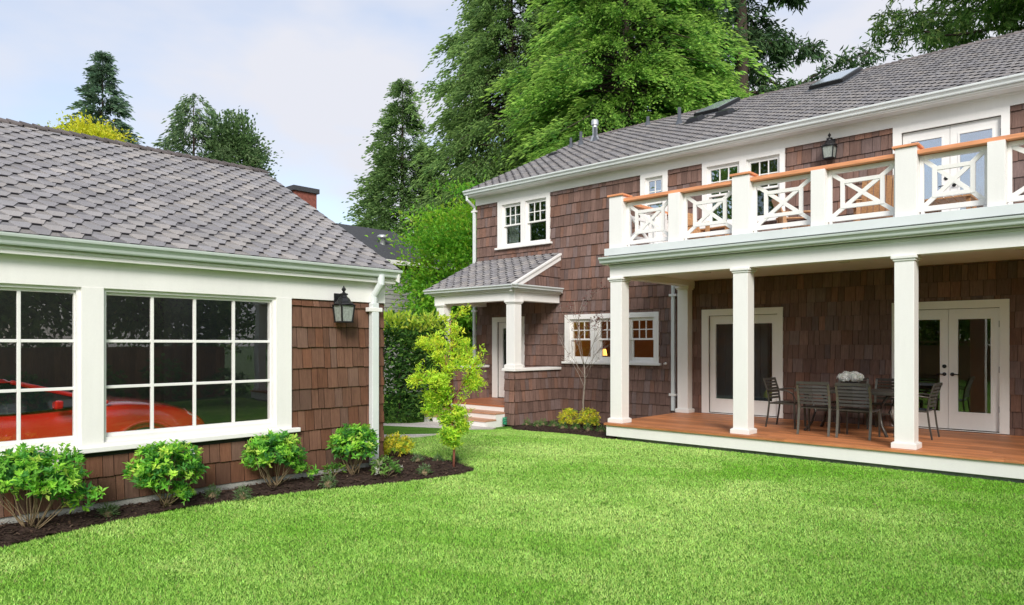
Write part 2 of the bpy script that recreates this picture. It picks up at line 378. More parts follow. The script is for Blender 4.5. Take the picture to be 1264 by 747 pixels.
for i in range(nP):
    (a, b), (c, d) = PATH[i], PATH[(i+1) % nP]; mb.poly([(a, b, float(ground(a, b))+.022), (a, b, -.4), (c, d, -.4), (c, d, float(ground(c, d))+.022)])
structure(mb.build('path', 'path'))

# ------------------------------------------------------------------ house
W = 13.5
H = Fr((0, W, 0), (1, 0, 0), (0, -1, 0))
house = thing('house', (-4.8, 18, 0), 'two storey brown shingled house with white trim, a columned porch and a balcony', 'house')
SIDE0, SIDE1 = -13.6, 5.2
def ring(mb, fr, u0, u1, z0, z1, w, d0, d1, wb=None, wt=None):
    wb = wb or w; wt = wt or w
    mb.box(fr, u0, u0+w, z0, z1, d0, d1); mb.box(fr, u1-w, u1, z0, z1, d0, d1)
    mb.box(fr, u0+w, u1-w, z0, z0+wb, d0, d1); mb.box(fr, u0+w, u1-w, z1-wt, z1, d0, d1)
def pane(fr, par, u0, u1, z0, z1, d, m='glass', name='pane'):
    mb = MB(); mb.box(fr, u0, u1, z0, z1, d-.003, d+.003); return mb.build(name, m, par)
def grid(mb, fr, u0, u1, z0, z1, nc, nr, w, d0, d1):
    for i in range(1, nc):
        c = u0+(u1-u0)*i/nc; mb.box(fr, c-w/2, c+w/2, z0, z1, d0, d1)
    for j in range(1, nr):
        c = z0+(z1-z0)*j/nr
        for i in range(nc):
            a = u0+(u1-u0)*i/nc + (w/2 if i else 0); b = u0+(u1-u0)*(i+1)/nc - (w/2 if i < nc-1 else 0)
            mb.box(fr, a, b, c-w/2, c+w/2, d0, d1-.002)
def casing(fr, par, o, opens, name='window_casing', sill=True, d=.045, sz=.05, sd=.095):
    mb = MB()
    for (a, b, c, e) in cut(o, opens): mb.box(fr, a, b, c, e, 0, d)
    ob = mb.build(name, 'white', par)
    if sill:
        mb = MB(); mb.box(fr, o[0]-.06, o[1]+.06, o[2]-sz, o[2], .0, sd); mb.build('sill', 'white', ob, bevel=.005)
    return ob
def dh_window(fr, par, u0, u1, z0, z1, meet, nc=3, nr=2, g='glass'):
    mb = MB(); ring(mb, fr, u0, u1, z0, z1, .022, -.13, .0); w = mb.build('window', 'white', par)
    a, b, c, e = u0+.022, u1-.022, z0+.022, z1-.022
    mb = MB(); ring(mb, fr, a, b, meet-.02, e, .045, -.055, -.018, .04, .05)
    grid(mb, fr, a+.045, b-.045, meet+.02, e-.05, nc, nr, .022, -.047, -.024); up = mb.build('upper_sash', 'white', w, bevel=.002)
    pane(fr, w, a+.04, b-.04, meet+.01, e-.04, -.040, g)
    mb = MB(); ring(mb, fr, a, b, c, meet+.02, .05, -.095, -.058, .075, .04); mb.build('lower_sash', 'white', w, bevel=.002)
    pane(fr, w, a+.045, b-.045, c+.07, meet-.015, -.078, g)
    return w
def door_leaf(fr, par, u0, u1, z0, z1, hinge, gu0, gu1, gz0, gz1, g='glass', handle=None, bolt=False, name='french_door'):
    mb = MB()
    for (a, b, c, e) in cut((u0, u1, z0, z1), [(gu0, gu1, gz0, gz1)]): mb.box(fr, a, b, c, e, -.07, -.025)
    ring(mb, fr, gu0-.012, gu1+.012, gz0-.012, gz1+.012, .026, -.074, -.017)
    d = mb.build(name, 'white', par)
    pane(fr, d, gu0, gu1, gz0, gz1, -.045, g)
    hu = u0 if hinge == 'l' else u1
    for hz in (.18, .5, .87):
        mb = MB(); zz = z0+(z1-z0)*hz; mb.tube([fr.p(hu, zz-.05, -.012), fr.p(hu, zz+.05, -.012)], .009, 8); mb.build('hinge', 'grey', d)
    if handle is not None:
        mb = MB(); zz = z0+.90; s = 1 if hinge == 'r' else -1
        mb.lathe([(0, 0), (.03, 0), (.03, .008), (.012, .012), (.010, .05)], fr.p(handle, zz, -.025), 14, ax=fr.n); mb.tube([fr.p(handle, zz, .02), fr.p(handle+s*.05, zz+.002, .024), fr.p(handle+s*.11, zz-.006, .02)], [.011, .009, .007], 8)
        mb.build('handle', 'black', d)
        if bolt:
            mb = MB(); mb.lathe([(0, 0), (.032, 0), (.032, .01), (.022, .018), (0, .02)], fr.p(handle, zz+.13, -.025), 14, ax=fr.n); mb.build('deadbolt', 'black', d)
    return d
# openings: (u0,u1,z0,z1)
PAIR = [(-12.645, -11.98, 4.23, 5.345), (-11.83, -11.135, 4.23, 5.345)]
SMALL = [(-8.31, -7.87, 4.25, 5.36)]
BIG = [(-6.84, -6.13, 4.14, 5.36), (-5.99, -5.32, 4.14, 5.36)]
TRIO = [(-10.413, -9.778, 1.31, 2.30), (-9.604, -8.95, 1.31, 2.30), (-8.735, -8.08, 1.31, 2.30)]
UFD = (-3.215, -1.795, 3.42, 5.335); LFD = (-6.80, -5.365, .29, 2.287); RFD = (-3.245, -1.815, .29, 2.287); ED = (-12.83, -11.99, .29, 2.28)
opens = PAIR+SMALL+BIG+TRIO+[UFD, LFD, RFD, ED]
CAS = [(-12.80, -11.02, 4.23, 5.46), (-8.43, -7.75, 4.25, 5.46), (-6.94, -5.22, 4.14, 5.46), (-10.555, -7.965, 1.285, 2.41)]
CUFD = (-3.35, -1.68, 3.42, 5.46); CLFD = (-6.95, -5.26, .28, 2.415); CRFD = (-3.365, -1.685, .28, 2.415); CED = (-13.0, -11.87, .29, 2.41)
mb = MB()
for (a, b, c, e) in cut((SIDE0, SIDE1, -.4, 5.66), opens): mb.box(H, a, b, c, e, -.15, 0)
mb.cube(SIDE0, SIDE0+.15, W+.15, 23.5, -.4, 5.66); mb.cube(SIDE1-.15, SIDE1, W+.15, 23.5, -.4, 5.66); mb.cube(SIDE0+.15, SIDE1-.15, 23.35, 23.5, -.4, 5.66)
# gable triangles at both ends
for x in (SIDE0, SIDE1-.15):
    mb.hexa([(x, 13.5, 5.66), (x+.15, 13.5, 5.66), (x+.15, 23.5, 5.66), (x, 23.5, 5.66), (x, 18.4, 8.1), (x+.15, 18.4, 8.1), (x+.15, 18.6, 8.1), (x, 18.6, 8.1)])
wall = mb.build('wall', 'backing', house)
holes = CAS+[CUFD, CLFD, CRFD, CED]+[(-12.86, -10.96, 4.18, 4.24), (-8.49, -7.69, 4.2, 4.26), (-7, -5.16, 4.09, 4.15), (-10.615, -7.905, 1.235, 1.29)]
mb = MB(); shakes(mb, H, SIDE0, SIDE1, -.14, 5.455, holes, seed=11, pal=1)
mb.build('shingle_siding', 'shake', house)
HL = Fr((SIDE0, 0, 0), (0, -1, 0), (-1, 0, 0))
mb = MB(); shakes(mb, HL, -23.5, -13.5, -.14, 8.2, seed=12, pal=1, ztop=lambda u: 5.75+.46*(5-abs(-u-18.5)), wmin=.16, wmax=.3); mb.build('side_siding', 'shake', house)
# windows and doors
c = casing(H, house, CAS[0], PAIR)
for o in PAIR: dh_window(H, house, *o, 4.80)
c = casing(H, house, CAS[1], SMALL)
dh_window(H, house, *SMALL[0], 4.80, 2, 2, 'coat')
c = casing(H, house, CAS[2], BIG)
for i, o in enumerate(BIG): dh_window(H, house, *o, 4.76, 3, 2, 'coat' if i == 0 else 'glass')
c = casing(H, house, CAS[3], TRIO)
for o in TRIO: dh_window(H, house, *o, 1.816)
for (o, cs, hz, nm, g) in ((UFD, CUFD, True, 'french_door', 'coat'), (LFD, CLFD, False, 'french_door', 'half'), (RFD, CRFD, True, 'french_door', 'glass')):
    cc = casing(H, house, cs, [o], 'door_casing', sill=False, d=.04)
    mid = (o[0]+o[1])/2; z0, z1 = o[2]+.012, o[3]-.006
    gz0, gz1 = z0+.27, z1-.155
    w = (o[1]-o[0])/2
    door_leaf(H, house, o[0]+.006, mid-.003, z0, z1, 'l', o[0]+.12, mid-.105, gz0, gz1, g, mid-.055 if hz else None, True)
    door_leaf(H, house, mid+.003, o[1]-.006, z0, z1, 'r', mid+.125, o[1]-.11, gz0, gz1, g, mid+.06 if hz else None)
cc = casing(H, house, CED, [ED], 'door_casing', sill=False, d=.04)
door_leaf(H, house, ED[0]+.006, ED[1]-.006, ED[2]+.012, ED[3]-.006, 'l', -12.68, -12.14, 1.06, 2.13, 'glass', -12.06, name='entry_door')
# interior that shows through the panes
mb = MB()
mb.cube(-13.45, 5.05, W+.16, 23.3, -.2, .26, m=1); mb.cube(-13.45, 5.05, 17.6, 17.7, .26, 2.9); mb.cube(-13.45, 5.05, W+.16, 23.3, 2.9, 3.36, m=2)
for x in (-11.5, -7.4, -4.1): mb.cube(x, x+.1, W+.16, 17.6, .26, 2.9)
mb.cube(-13.45, 5.05, 17.6, 17.7, 3.36, 5.55); mb.cube(-13.45, 5.05, W+.16, 23.3, 5.55, 5.62)
for x in (-10.5, -7.2, -4.2): mb.cube(x, x+.1, W+.16, 17.6, 3.36, 5.55)
mb.build('interior', ['warm', 'floorin', 'plaster'], house)
mb = MB(); mb.cube(-7.3, -5.9, 14.3, 14.4, .26, 2.7); ring(mb, Fr((0, 14.29, 0), (1, 0, 0), (0, -1, 0)), -6.9, -6.05, .3, 2.3, .08, 0, .03)
mb.cube(-6.47, -6.44, 14.26, 14.29, .4, 2.2); mb.build('interior_partition', 'plaster', house)
mb = MB(); mb.lathe([(.05, 0), (.13, .0), (.10, .16), (.06, .16)], (-10.12, 14.4, 1.42), 14); lp = mb.build('table_lamp', 'shade', house)
ll = bpy.data.lights.new('lamp_light', 'POINT'); ll.energy = 13; ll.color = (1, .50, .18); ll.shadow_soft_size = .08; lo_ = bpy.data.objects.new('lamp_light', ll); C.objects.link(lo_); lo_.parent = house; lo_.location = Vector((-9.9, 14.6, 1.75))-house.location
mb = MB(); mb.tube([(-10.12, 14.4, 1.0), (-10.12, 14.4, 1.42)], [.05, .015], 8); mb.cube(-10.5, -9.6, 14.2, 14.7, .96, 1.0); mb.build('side_table', 'wood', house)
# curtains behind the upper pair
mb = MB()
for k in range(9):
    x = -12.62+.035*k; mb.tube([(x, W+.26+(k % 2)*.03, 4.1), (x, W+.26+(k % 2)*.03, 5.4)], .022, 6)
mb.build('curtain', 'nwall', house)
# frieze, soffit, fascia, gutter
mb = MB(); mb.box(H, SIDE0-.03, SIDE1, 5.455, 5.655, 0, .035); mb.box(H, SIDE0-.03, SIDE1, 5.625, 5.656, .035, .06); mb.build('frieze', 'white', house)
mb = MB(); mb.box(H, SIDE0-.08, SIDE1+.1, 5.656, 5.68, 0, .30); mb.build('soffit', 'white', house)
mb = MB(); mb.box(H, SIDE0-.10, SIDE1+.1, 5.645, 5.80, .30, .322); mb.box(H, SIDE0-.101, SIDE1+.1, 5.665, 5.70, .322, .345); mb.build('fascia', 'white', house, bevel=.004)
mb = MB(); gutter(mb, H, SIDE0-.12, SIDE1+.1, .322, 5.70); mb.build('gutter', 'cool', house)
# roof: front slope with cut shingles, plain back slope
sl_ = .48; nrm = np.array((0, -sl_, 1))/math.hypot(sl_, 1); sv = np.array((0, 1, sl_))/math.hypot(sl_, 1)
mb = MB(); Y0, Z0 = 13.10, 5.795; Hs = (18.40-Y0)*math.hypot(1, sl_)
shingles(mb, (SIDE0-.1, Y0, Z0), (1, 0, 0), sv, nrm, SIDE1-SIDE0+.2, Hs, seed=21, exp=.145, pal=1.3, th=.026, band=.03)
zr = Z0+(18.40-Y0)*sl_
mb.poly([(SIDE0-.1, 18.40, zr), (SIDE1+.1, 18.40, zr), (SIDE1+.1, 23.8, 5.75), (SIDE0-.1, 23.8, 5.75)], (.13, .12, .12))
mb.poly([(SIDE0-.1, Y0, Z0-.003), (SIDE1+.1, Y0, Z0-.003), (SIDE1+.1, 18.40, zr-.003), (SIDE0-.1, 18.40, zr-.003)], (.05, .05, .05))
roof = mb.build('roof', 'shingle', house)
mb = MB(); rr = random.Random(4); x = SIDE0-.1
while x < SIDE1:
    cl = tuple(np.array((.15, .13, .125))*rr.uniform(.75, 1.15)); w = .16
    mb.hexa([(x, 18.25, zr-.055), (x+w, 18.25, zr-.055), (x+w, 18.40, zr+.03), (x, 18.40, zr+.045), (x, 18.25, zr-.035), (x+w, 18.25, zr-.045), (x+w, 18.40, zr+.038), (x, 18.40, zr+.06)], cl)
    mb.hexa([(x, 18.40, zr+.03), (x+w, 18.40, zr+.03), (x+w, 18.55, zr-.055), (x, 18.55, zr-.055), (x, 18.40, zr+.06), (x+w, 18.40, zr+.038), (x+w, 18.55, zr-.045), (x, 18.55, zr-.035)], cl); x += w-.02
mb.build('ridge_cap', 'shingle', roof)
def rz(y): return Z0+(y-Y0)*sl_+.02
RF = lambda x, y: Fr((x, y, rz(y)), (1, 0, 0), nrm)          # roof frame: u along eave, n out of the roof; slope via sv
def roof_box(x0, x1, y0, y1, h0, h1, name, m, par, bevel=0., inset=0.):
    mb = MB(); P = lambda x, y, h: np.array((x, y, rz(y))) + nrm*h; i = inset
    mb.hexa([P(x0, y0, h0), P(x1, y0, h0), P(x1, y1, h0), P(x0, y1, h0), P(x0+i, y0+i, h1), P(x1-i, y0+i, h1), P(x1-i, y1-i, h1), P(x0+i, y1-i, h1)])
    return mb.build(name, m, par, bevel=bevel)
for (a, b, y0, y1) in ((-9.02, -8.32, 17.05, 18.36), (-6.0, -5.25, 16.95, 18.38)):
    sk = roof_box(a, b, y0, y1, 0, .10, 'skylight', 'black', roof, .006); roof_box(a+.05, b-.05, y0+.05, y1-.05, .099, .112, 'pane', 'skylight', sk)
    roof_box(a-.06, b+.06, y0-.12, y1, 0, .012, 'flashing', 'grey', sk); 
for (x, y) in ((-8.62, 16.35), (-7.80, 16.3), (-13.15, 16.2)):
    s = 1 if x > -10 else .6
    v = roof_box(x-.20*s, x+.20*s, y-.17*s, y+.2*s, .0, .10*s, 'roof_vent', 'black', roof, .01, .05*s); roof_box(x-.26*s, x+.26*s, y-.22*s, y+.25*s, 0, .015, 'flashing', 'black', v)
for (x, y, h, r) in ((-13.05, 16.95, .28, .04), (-12.75, 17.05, .38, .045), (-12.3, 17.15, .40, .045), (-10.95, 17.9, .24, .045), (-9.15, 16.5, .42, .045)):
    mb = MB(); mb.lathe([(r*2.4, -.06), (r*1.3, .10), (r, .1), (r, h), (r*.75, h), (r*.75, h-.05)], (x, y, rz(y)), 12); mb.build('vent_pipe', 'grey', roof, smooth=True)
mb = MB(); x, y = -12.45, 17.35; mb.lathe([(.17, -.1), (.10, .12), (.075, .12), (.075, .44), (.11, .44), (.11, .56), (.09, .60), (0, .60)], (x, y, rz(y)), 16); mb.build('flue', 'galv', roof)
# downspouts
def downspout(fr, par, u, z0, z1, gd, m='cool', w=.075, straps=()):
    mb = MB()
    mb.tube([fr.p(u, z1+.26, gd), fr.p(u, z1+.16, gd), fr.p(u, z1, .06), fr.p(u, z1-.1, .055)], .04, 10)
    mb.box(fr, u-w/2, u+w/2, z0, z1-.06, .024, .09)
    d = mb.build('downspout', m, par, bevel=.006)
    for z in straps:
        mb = MB(); mb.box(fr, u-w/2-.05, u+w/2+.05, z-.025, z+.025, .026, .096); mb.build('strap', 'white', d, bevel=.004)
    return d
downspout(Fr((SIDE0-.05, W, 0), (1, 0, 0), (0, -1, 0)), house, 0, -.1, 5.42, .34, straps=(5.3, 2.6, .6))
downspout(H, house, -7.60, .28, 2.72, .06, straps=(2.75, .62))

# ------------------------------------------------------------------ porch and balcony
PX1 = 4.6; FY = 10.72
PF = Fr((0, FY, 0), (1, 0, 0), (0, -1, 0))            # front face of beam and columns
mb = MB(); rng = random.Random(9); y = 10.58
while y < 13.5-.02:
    x = -7.40; e = min(y+.135, 13.5)
    while x < PX1:
        q = min(x+rng.uniform(2.5, 4.2), PX1); t = rng.uniform(.72, 1.22); mb.cube(x+.001, q-.001, y+.0035, e-.0035, .232, .27, (.50*t, .19*t, .075*t)); x = q
    y = e
deck = mb.build('porch_deck', 'deck', house)
mb = MB(); mb.cube(-7.37, PX1, 10.62, 10.65, .04, .231); mb.cube(-7.37, -7.34, 10.65, 13.5, .04, .231); mb.build('deck_skirt', 'white', deck, bevel=.004)
mb = MB(); mb.cube(-7.22, PX1, 10.74, 13.48, -.4, .039); mb.build('deck_foundation', 'found', deck)
def column(x, y0, y1, w, zb, zt, par, name='porch_column'):
    mb = MB(); mb.cube(x, x+w, y0, y1, zb+.085, zt-.055); c = mb.build(name, 'white', par, bevel=.006)
    mb = MB(); mb.cube(x-.035, x+w+.035, y0-.035, min(y1+.035, W), zb+.001, zb+.075); mb.cube(x-.02, x+w+.02, y0-.02, min(y1+.02, W), zb+.0751, zb+.086); mb.build('base', 'white', c, bevel=.006)
    mb = MB(); mb.cube(x-.018, x+w+.018, y0-.018, min(y1+.018, W), zt-.075, zt-.0455); mb.cube(x-.038, x+w+.038, y0-.038, min(y1+.038, W), zt-.045, zt-.001); mb.build('capital', 'white', c, bevel=.008)
    return c
CX = [-7.35, -4.99, -2.65, -.31, 2.03, 4.3]
for x in CX: column(x, FY+.001, FY+.245, .245, .27, 2.915, house)
column(-7.40, 13.26, 13.46, .24, .27, 2.915, house, 'wall_pilaster')
mb = MB(); mb.box(PF, -7.36, PX1, 2.915, 3.15, -.24, 0); mb.box(PF, -7.37, PX1, 3.11, 3.149, 0, .02)
mb.cube(-7.36, -7.12, FY+.24, 13.5, 2.915, 3.15); bm_ = mb.build('porch_beam', 'white', house, bevel=.004)
mb = MB(); mb.cube(-7.12, PX1, FY+.24, 13.5, 3.03, 3.06); pc = mb.build('porch_ceiling', 'white', house)
for x in (-6.1, -3.7, -1.35): mb = MB(); mb.lathe([(0, .012), (.05, .010), (.055, 0), (.085, 0), (.09, .014)], (x, 12.0, 3.017), 18); mb.build('recessed_light', 'plaster', pc, smooth=True)
mb = MB(); mb.box(PF, -7.46, PX1, 3.15, 3.168, -.1, .12); mb.build('porch_soffit', 'white', house)
mb = MB(); gutter(mb, PF, -7.47, PX1, .10, 3.169, .105, .115); mb.build('porch_gutter', 'green', house)
mb = MB(); mb.cube(-7.40, PX1, 10.60, 10.66, 3.305, 3.435); mb.cube(-7.40, -7.34, 10.66, 13.5, 3.305, 3.435); mb.build('balcony_ledge', 'cool', house, bevel=.004)
mb = MB(); mb.cube(-7.34, PX1, 10.66, 13.5, 3.15, 3.38); mb.build('balcony_floor', 'plaster', house)
def post(x0, x1, y0, y1, zt, par, big):
    mb = MB(); mb.cube(x0, x1, y0, y1, 3.38, zt); p = mb.build('balcony_post', 'white', par, bevel=.004)
    if big:
        mb = MB(); mb.cube(x0-.03, x1+.03, y0-.03, y1+.03, zt+.001, zt+.036); mb.build('post_cap', 'cedar', p, bevel=.006)
    return p
def rail_panel(fr, u0, u1, d0=-.15, d1=-.10):
    mb = MB(); z0, z1 = 3.50, 4.262; w = .05
    ring(mb, fr, u0, u1, z0, z1, w, d0, d1, .068, .06)
    a, b, c, e = u0+w, u1-w, z0+.068, z1-.06
    iu, iz = (b-a)*.145, (e-c)*.17
    # diagonals corner to corner, the inner rectangle half-lapped over them
    for (p, q) in (((a+.002, c+.002), (b-.002, e-.002)), ((a+.002, e-.002), (b-.002, c+.002))):
        mb.bar(fr.p(p[0], p[1], (d0+d1)/2), fr.p(q[0], q[1], (d0+d1)/2), .058, .030 if p[1] < q[1] else .026, up=fr.n)
    ring(mb, fr, a+iu, b-iu, c+iz, e-iz, .056, d0+.004, d1-.003)
    rp = mb.build('railing_panel', 'white', house, bevel=.003)
    for k in (0, 1):
        mb = MB(); u = u0+.02 if k == 0 else u1-.06; mb.box(fr, u, u+.04, 3.436, 3.499, d0, d1); mb.build('foot_block', 'white', rp)
    return rp
BP = [(-7.34, -7.06, 1), (-6.13, -5.92, 0), (-4.985, -4.70, 1), (-3.757, -3.56, 0), (-2.63, -2.365, 1), (-1.57, -1.38, 0), (-.29, -.01, 1), (.75, .95, 0), (2.05, 2.33, 1), (3.1, 3.3, 0), (4.30, 4.58, 1)]
for i, (a, b, big) in enumerate(BP):
    post(a, b, FY-.05, FY+.22 if big else FY+.15, 4.375 if big else 4.267, house, big)
    if i < len(BP)-1: rail_panel(PF, b+.001, BP[i+1][0]-.001)
mb = MB()
bigs = [p for p in BP if p[2]]
for i in range(len(bigs)-1): mb.box(PF, bigs[i][1]+.001, bigs[i+1][0]-.001, 4.268, 4.325, -.22, .015)
mb.cube(-7.28, -7.12, FY+.225, 13.48, 4.268, 4.325); mb.build('rail_cap', 'cedar', house, bevel=.006)
SF = Fr((-7.34, 0, 0), (0, -1, 0), (-1, 0, 0))
post(-7.34, -7.08, 12.1, 12.28, 4.267, house, False)
rail_panel(SF, -12.099, -(FY+.221)); rail_panel(SF, -13.47, -12.281)

# ------------------------------------------------------------------ entry porch of the house
ER, EY, EL = -10.72, 11.83, -13.45
EF = Fr((0, EY, 0), (1, 0, 0), (0, -1, 0)); ES = Fr((ER, 0, 0), (0, 1, 0), (1, 0, 0))
mb = MB(); mb.cube(-11.02, ER-.002, EY+.002, W-.01, -.4, 1.085); pw = mb.build('porch_half_wall', 'backing', house)
mb = MB(); mb.cube(EL, EL+.3, EY+.002, W-.01, -.4, 1.085); pw2 = mb.build('porch_half_wall', 'backing', house)
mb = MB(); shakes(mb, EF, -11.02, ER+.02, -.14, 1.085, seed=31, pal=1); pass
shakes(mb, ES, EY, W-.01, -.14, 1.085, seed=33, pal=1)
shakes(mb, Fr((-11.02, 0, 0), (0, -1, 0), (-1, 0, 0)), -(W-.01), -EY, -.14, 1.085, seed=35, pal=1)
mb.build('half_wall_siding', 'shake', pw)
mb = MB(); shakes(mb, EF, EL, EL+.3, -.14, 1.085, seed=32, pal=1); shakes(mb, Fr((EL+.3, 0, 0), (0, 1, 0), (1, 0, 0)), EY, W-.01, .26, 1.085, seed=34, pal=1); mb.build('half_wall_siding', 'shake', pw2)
mb = MB(); mb.cube(-11.07, ER+.06, EY-.06, W-.03, 1.086, 1.15); mb.build('half_wall_cap', 'white', pw, bevel=.008)
mb = MB(); mb.cube(EL-.05, EL+.35, EY-.06, W-.03, 1.086, 1.15); mb.build('half_wall_cap', 'white', pw2, bevel=.008)
column(-10.985, EY+.01, EY+.25, .255, 1.15, 2.70, house, 'entry_column'); column(-13.38, EY+.01, EY+.25, .27, 1.15, 2.70, house, 'entry_column')
mb = MB(); mb.cube(EL, ER, EY, EY+.24, 2.70, 2.96); mb.cube(ER-.24, ER, EY+.24, W-.03, 2.70, 2.96); mb.cube(EL, EL+.24, EY+.24, W-.03, 2.70, 2.96)
mb.cube(EL-.05, ER+.05, EY-.05, W-.03, 2.90, 2.935); mb.cube(EL-.10, ER+.10, EY-.10, W-.03, 2.9351, 2.962); mb.build('entry_beam', 'white', house, bevel=.005)
mb = MB(); gutter(mb, EF, EL-.2, ER+.10, .10, 2.963, .09, .11, e1=1.); gutter(mb, ES, EY-.10, W-.12, .10, 2.963, .09, .11, e0=-1.); mb.build('entry_gutter', 'cool', house)
es = (3.93-3.03)/(W-11.64); en = np.array((0, -es, 1))/math.hypot(es, 1); ev = np.array((0, 1, es))/math.hypot(es, 1)
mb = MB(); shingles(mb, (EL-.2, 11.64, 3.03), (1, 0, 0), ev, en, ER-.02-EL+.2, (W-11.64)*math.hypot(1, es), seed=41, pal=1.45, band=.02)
mb.poly([(EL-.2, 11.64, 3.026), (ER-.02, 11.64, 3.026), (ER-.02, W, 3.925), (EL-.2, W, 3.925)], (.04, .04, .04))
mb.poly([(ER-.03, EY-.2, 3.045), (ER+.13, EY-.12, 3.045), (ER+.13, W-.12, 3.045), (ER-.03, W, 3.06)], (.12, .11, .11)); er = mb.build('entry_roof', 'shingle', house)
mb = MB()
def para(mb, x0, x1, y0, y1, zt, zb):   # sloping board under the rake
    f = lambda y, d: 3.03+(y-11.64)*es-d
    mb.hexa([(x0, y0, f(y0, zb)), (x1, y0, f(y0, zb)), (x1, y1, f(y1, zb)), (x0, y1, f(y1, zb)), (x0, y0, f(y0, zt)), (x1, y0, f(y0, zt)), (x1, y1, f(y1, zt)), (x0, y1, f(y1, zt))])
para(mb, ER-.05, ER+.03, 11.72, W-.002, .004, .17); para(mb, ER-.05, ER+.055, 11.70, W-.002, .0035, .05); mb.build('rake_board', 'white', er)
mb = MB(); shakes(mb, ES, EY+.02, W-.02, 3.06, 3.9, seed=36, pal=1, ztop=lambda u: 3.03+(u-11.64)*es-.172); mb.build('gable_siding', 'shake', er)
mb = MB(); mb.cube(ER-.10, ER-.002, EY, W-.01, 3.0, 3.03); mb.poly([(ER-.004, 11.9, 3.03), (ER-.004, W, 3.03), (ER-.004, W, 3.8)]); mb.build('gable_backing', 'backing', er)
mb = MB(); mb.cube(EL+.24, ER-.24, EY+.24, W-.04, 2.95, 2.96); mb.build('entry_ceiling', 'white', house)
mb = MB(); y = EY+.06
while y < W-.02: mb.cube(EL+.31, -11.05, y+.002, min(y+.135, W)-.002, .24, .28, tuple(np.array((.36, .13, .06))*rng.uniform(.8, 1.2))); y += .135
ef = mb.build('entry_floor', 'deck', house)
mb = MB()
for (y0, y1, z) in ((11.52, 11.90, .14), (11.18, 11.53, .0)): mb.cube(-13.1, -11.0, y0-.02, y1-.001, z-.034, z, tuple(np.array((.50, .27, .17))*rng.uniform(.9, 1.1)))
st = mb.build('entry_steps', 'deck', ef)
mb = MB(); mb.cube(-13.09, -11.01, 11.90, 11.92, .14, .239); mb.cube(-13.09, -11.01, 11.52, 11.89, -.3, .105); mb.cube(-13.09, -11.01, 11.18, 11.519, -.3, -.035); mb.build('riser', 'white', st)
# tap on the wall
mb = MB(); mb.lathe([(.03, 0), (.03, .02), (.012, .03), (.012, .08), (0, .08)], H.p(-7.80, 1.28, .02), 10, ax=(0, -1, 0)); mb.build('wall_outlet', 'white', house)

# ------------------------------------------------------------------ garage
GX, GN, GS = -7.93, 6.01, -.9
G = Fr((GX, 0, 0), (0, 1, 0), (1, 0, 0)); GW = -15.2
garage = thing('garage', (-11.5, 1.4, 0), 'low brown shingled garage with big white paned windows and a grey shingle roof', 'garage')
WIN = [(2.49, 4.40, .70, 2.272), (.36, 2.29, .70, 2.272)]
mb = MB()
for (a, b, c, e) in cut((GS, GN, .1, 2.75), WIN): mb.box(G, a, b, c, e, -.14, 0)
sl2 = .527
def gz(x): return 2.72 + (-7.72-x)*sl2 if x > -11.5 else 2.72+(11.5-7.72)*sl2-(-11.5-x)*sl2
for y0, dr in ((GN-.14, None), (GS, (-14.6, -8.6))):  # unseen south end left open, added to let daylight reach the car
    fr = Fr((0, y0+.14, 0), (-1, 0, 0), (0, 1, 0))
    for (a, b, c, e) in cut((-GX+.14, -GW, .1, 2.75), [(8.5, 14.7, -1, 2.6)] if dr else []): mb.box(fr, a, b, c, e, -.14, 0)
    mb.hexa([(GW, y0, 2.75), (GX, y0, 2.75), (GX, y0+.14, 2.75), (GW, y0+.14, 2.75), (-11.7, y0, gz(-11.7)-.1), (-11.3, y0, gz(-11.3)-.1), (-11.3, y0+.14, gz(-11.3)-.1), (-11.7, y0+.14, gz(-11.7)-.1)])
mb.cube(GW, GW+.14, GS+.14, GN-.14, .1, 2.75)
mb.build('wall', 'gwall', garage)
mb = MB(); mb.cube(GW+.14, GX-.14, GS-.5, GN-.14, -.3, .06); mb.build('floor', 'path', garage)
mb = MB(); mb.cube(GX-.12, GX+.012, GS, GN, -.4, .099); mb.cube(GW, GX-.12, GN-.1, GN+.012, -.4, .099); mb.build('foundation', 'found', garage)
mb = MB(); mb.box(G, .20, 4.63, .62, .70, 0, .002); holes = [(.2, 4.605, .56, 2.30)]
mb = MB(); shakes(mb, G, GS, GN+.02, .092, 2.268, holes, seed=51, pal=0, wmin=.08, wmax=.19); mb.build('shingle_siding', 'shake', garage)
GNF = Fr((0, GN, 0), (-1, 0, 0), (0, 1, 0))
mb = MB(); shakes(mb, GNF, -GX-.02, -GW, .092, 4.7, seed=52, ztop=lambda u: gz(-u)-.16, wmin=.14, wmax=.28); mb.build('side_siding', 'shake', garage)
mb = MB()
for (a, b, c, e) in cut((.2, 4.60, .665, 2.268), WIN): mb.box(G, a, b, c, e, 0, .04)
cs = mb.build('window_casing', 'white', garage)
mb = MB(); mb.box(G, .12, 4.70, .612, .664, 0, .085); mb.build('sill', 'white', cs, bevel=.006)
for (a, b, c, e) in WIN:
    mb = MB(); ring(mb, G, a, b, c, e, .035, -.12, .0, .05, .035); w = mb.build('window', 'white', garage)
    a2, b2, c2, e2 = a+.035, b-.035, c+.05, e-.035
    mb = MB(); ring(mb, G, a2, b2, c2, e2, .012, -.085, -.035, .035, .03); grid(mb, G, a2+.012, b2-.012, c2+.035, e2-.03, 4, 3, .030, -.075, -.040); mb.build('muntin', 'white', w, bevel=.003)
    pane(G, w, a2+.006, b2-.006, c2+.02, e2-.015, -.058, 'gglass')
mb = MB(); mb.box(G, GS, GN+.03, 2.268, 2.545, 0, .034); mb.build('frieze', 'white', garage, bevel=.003)
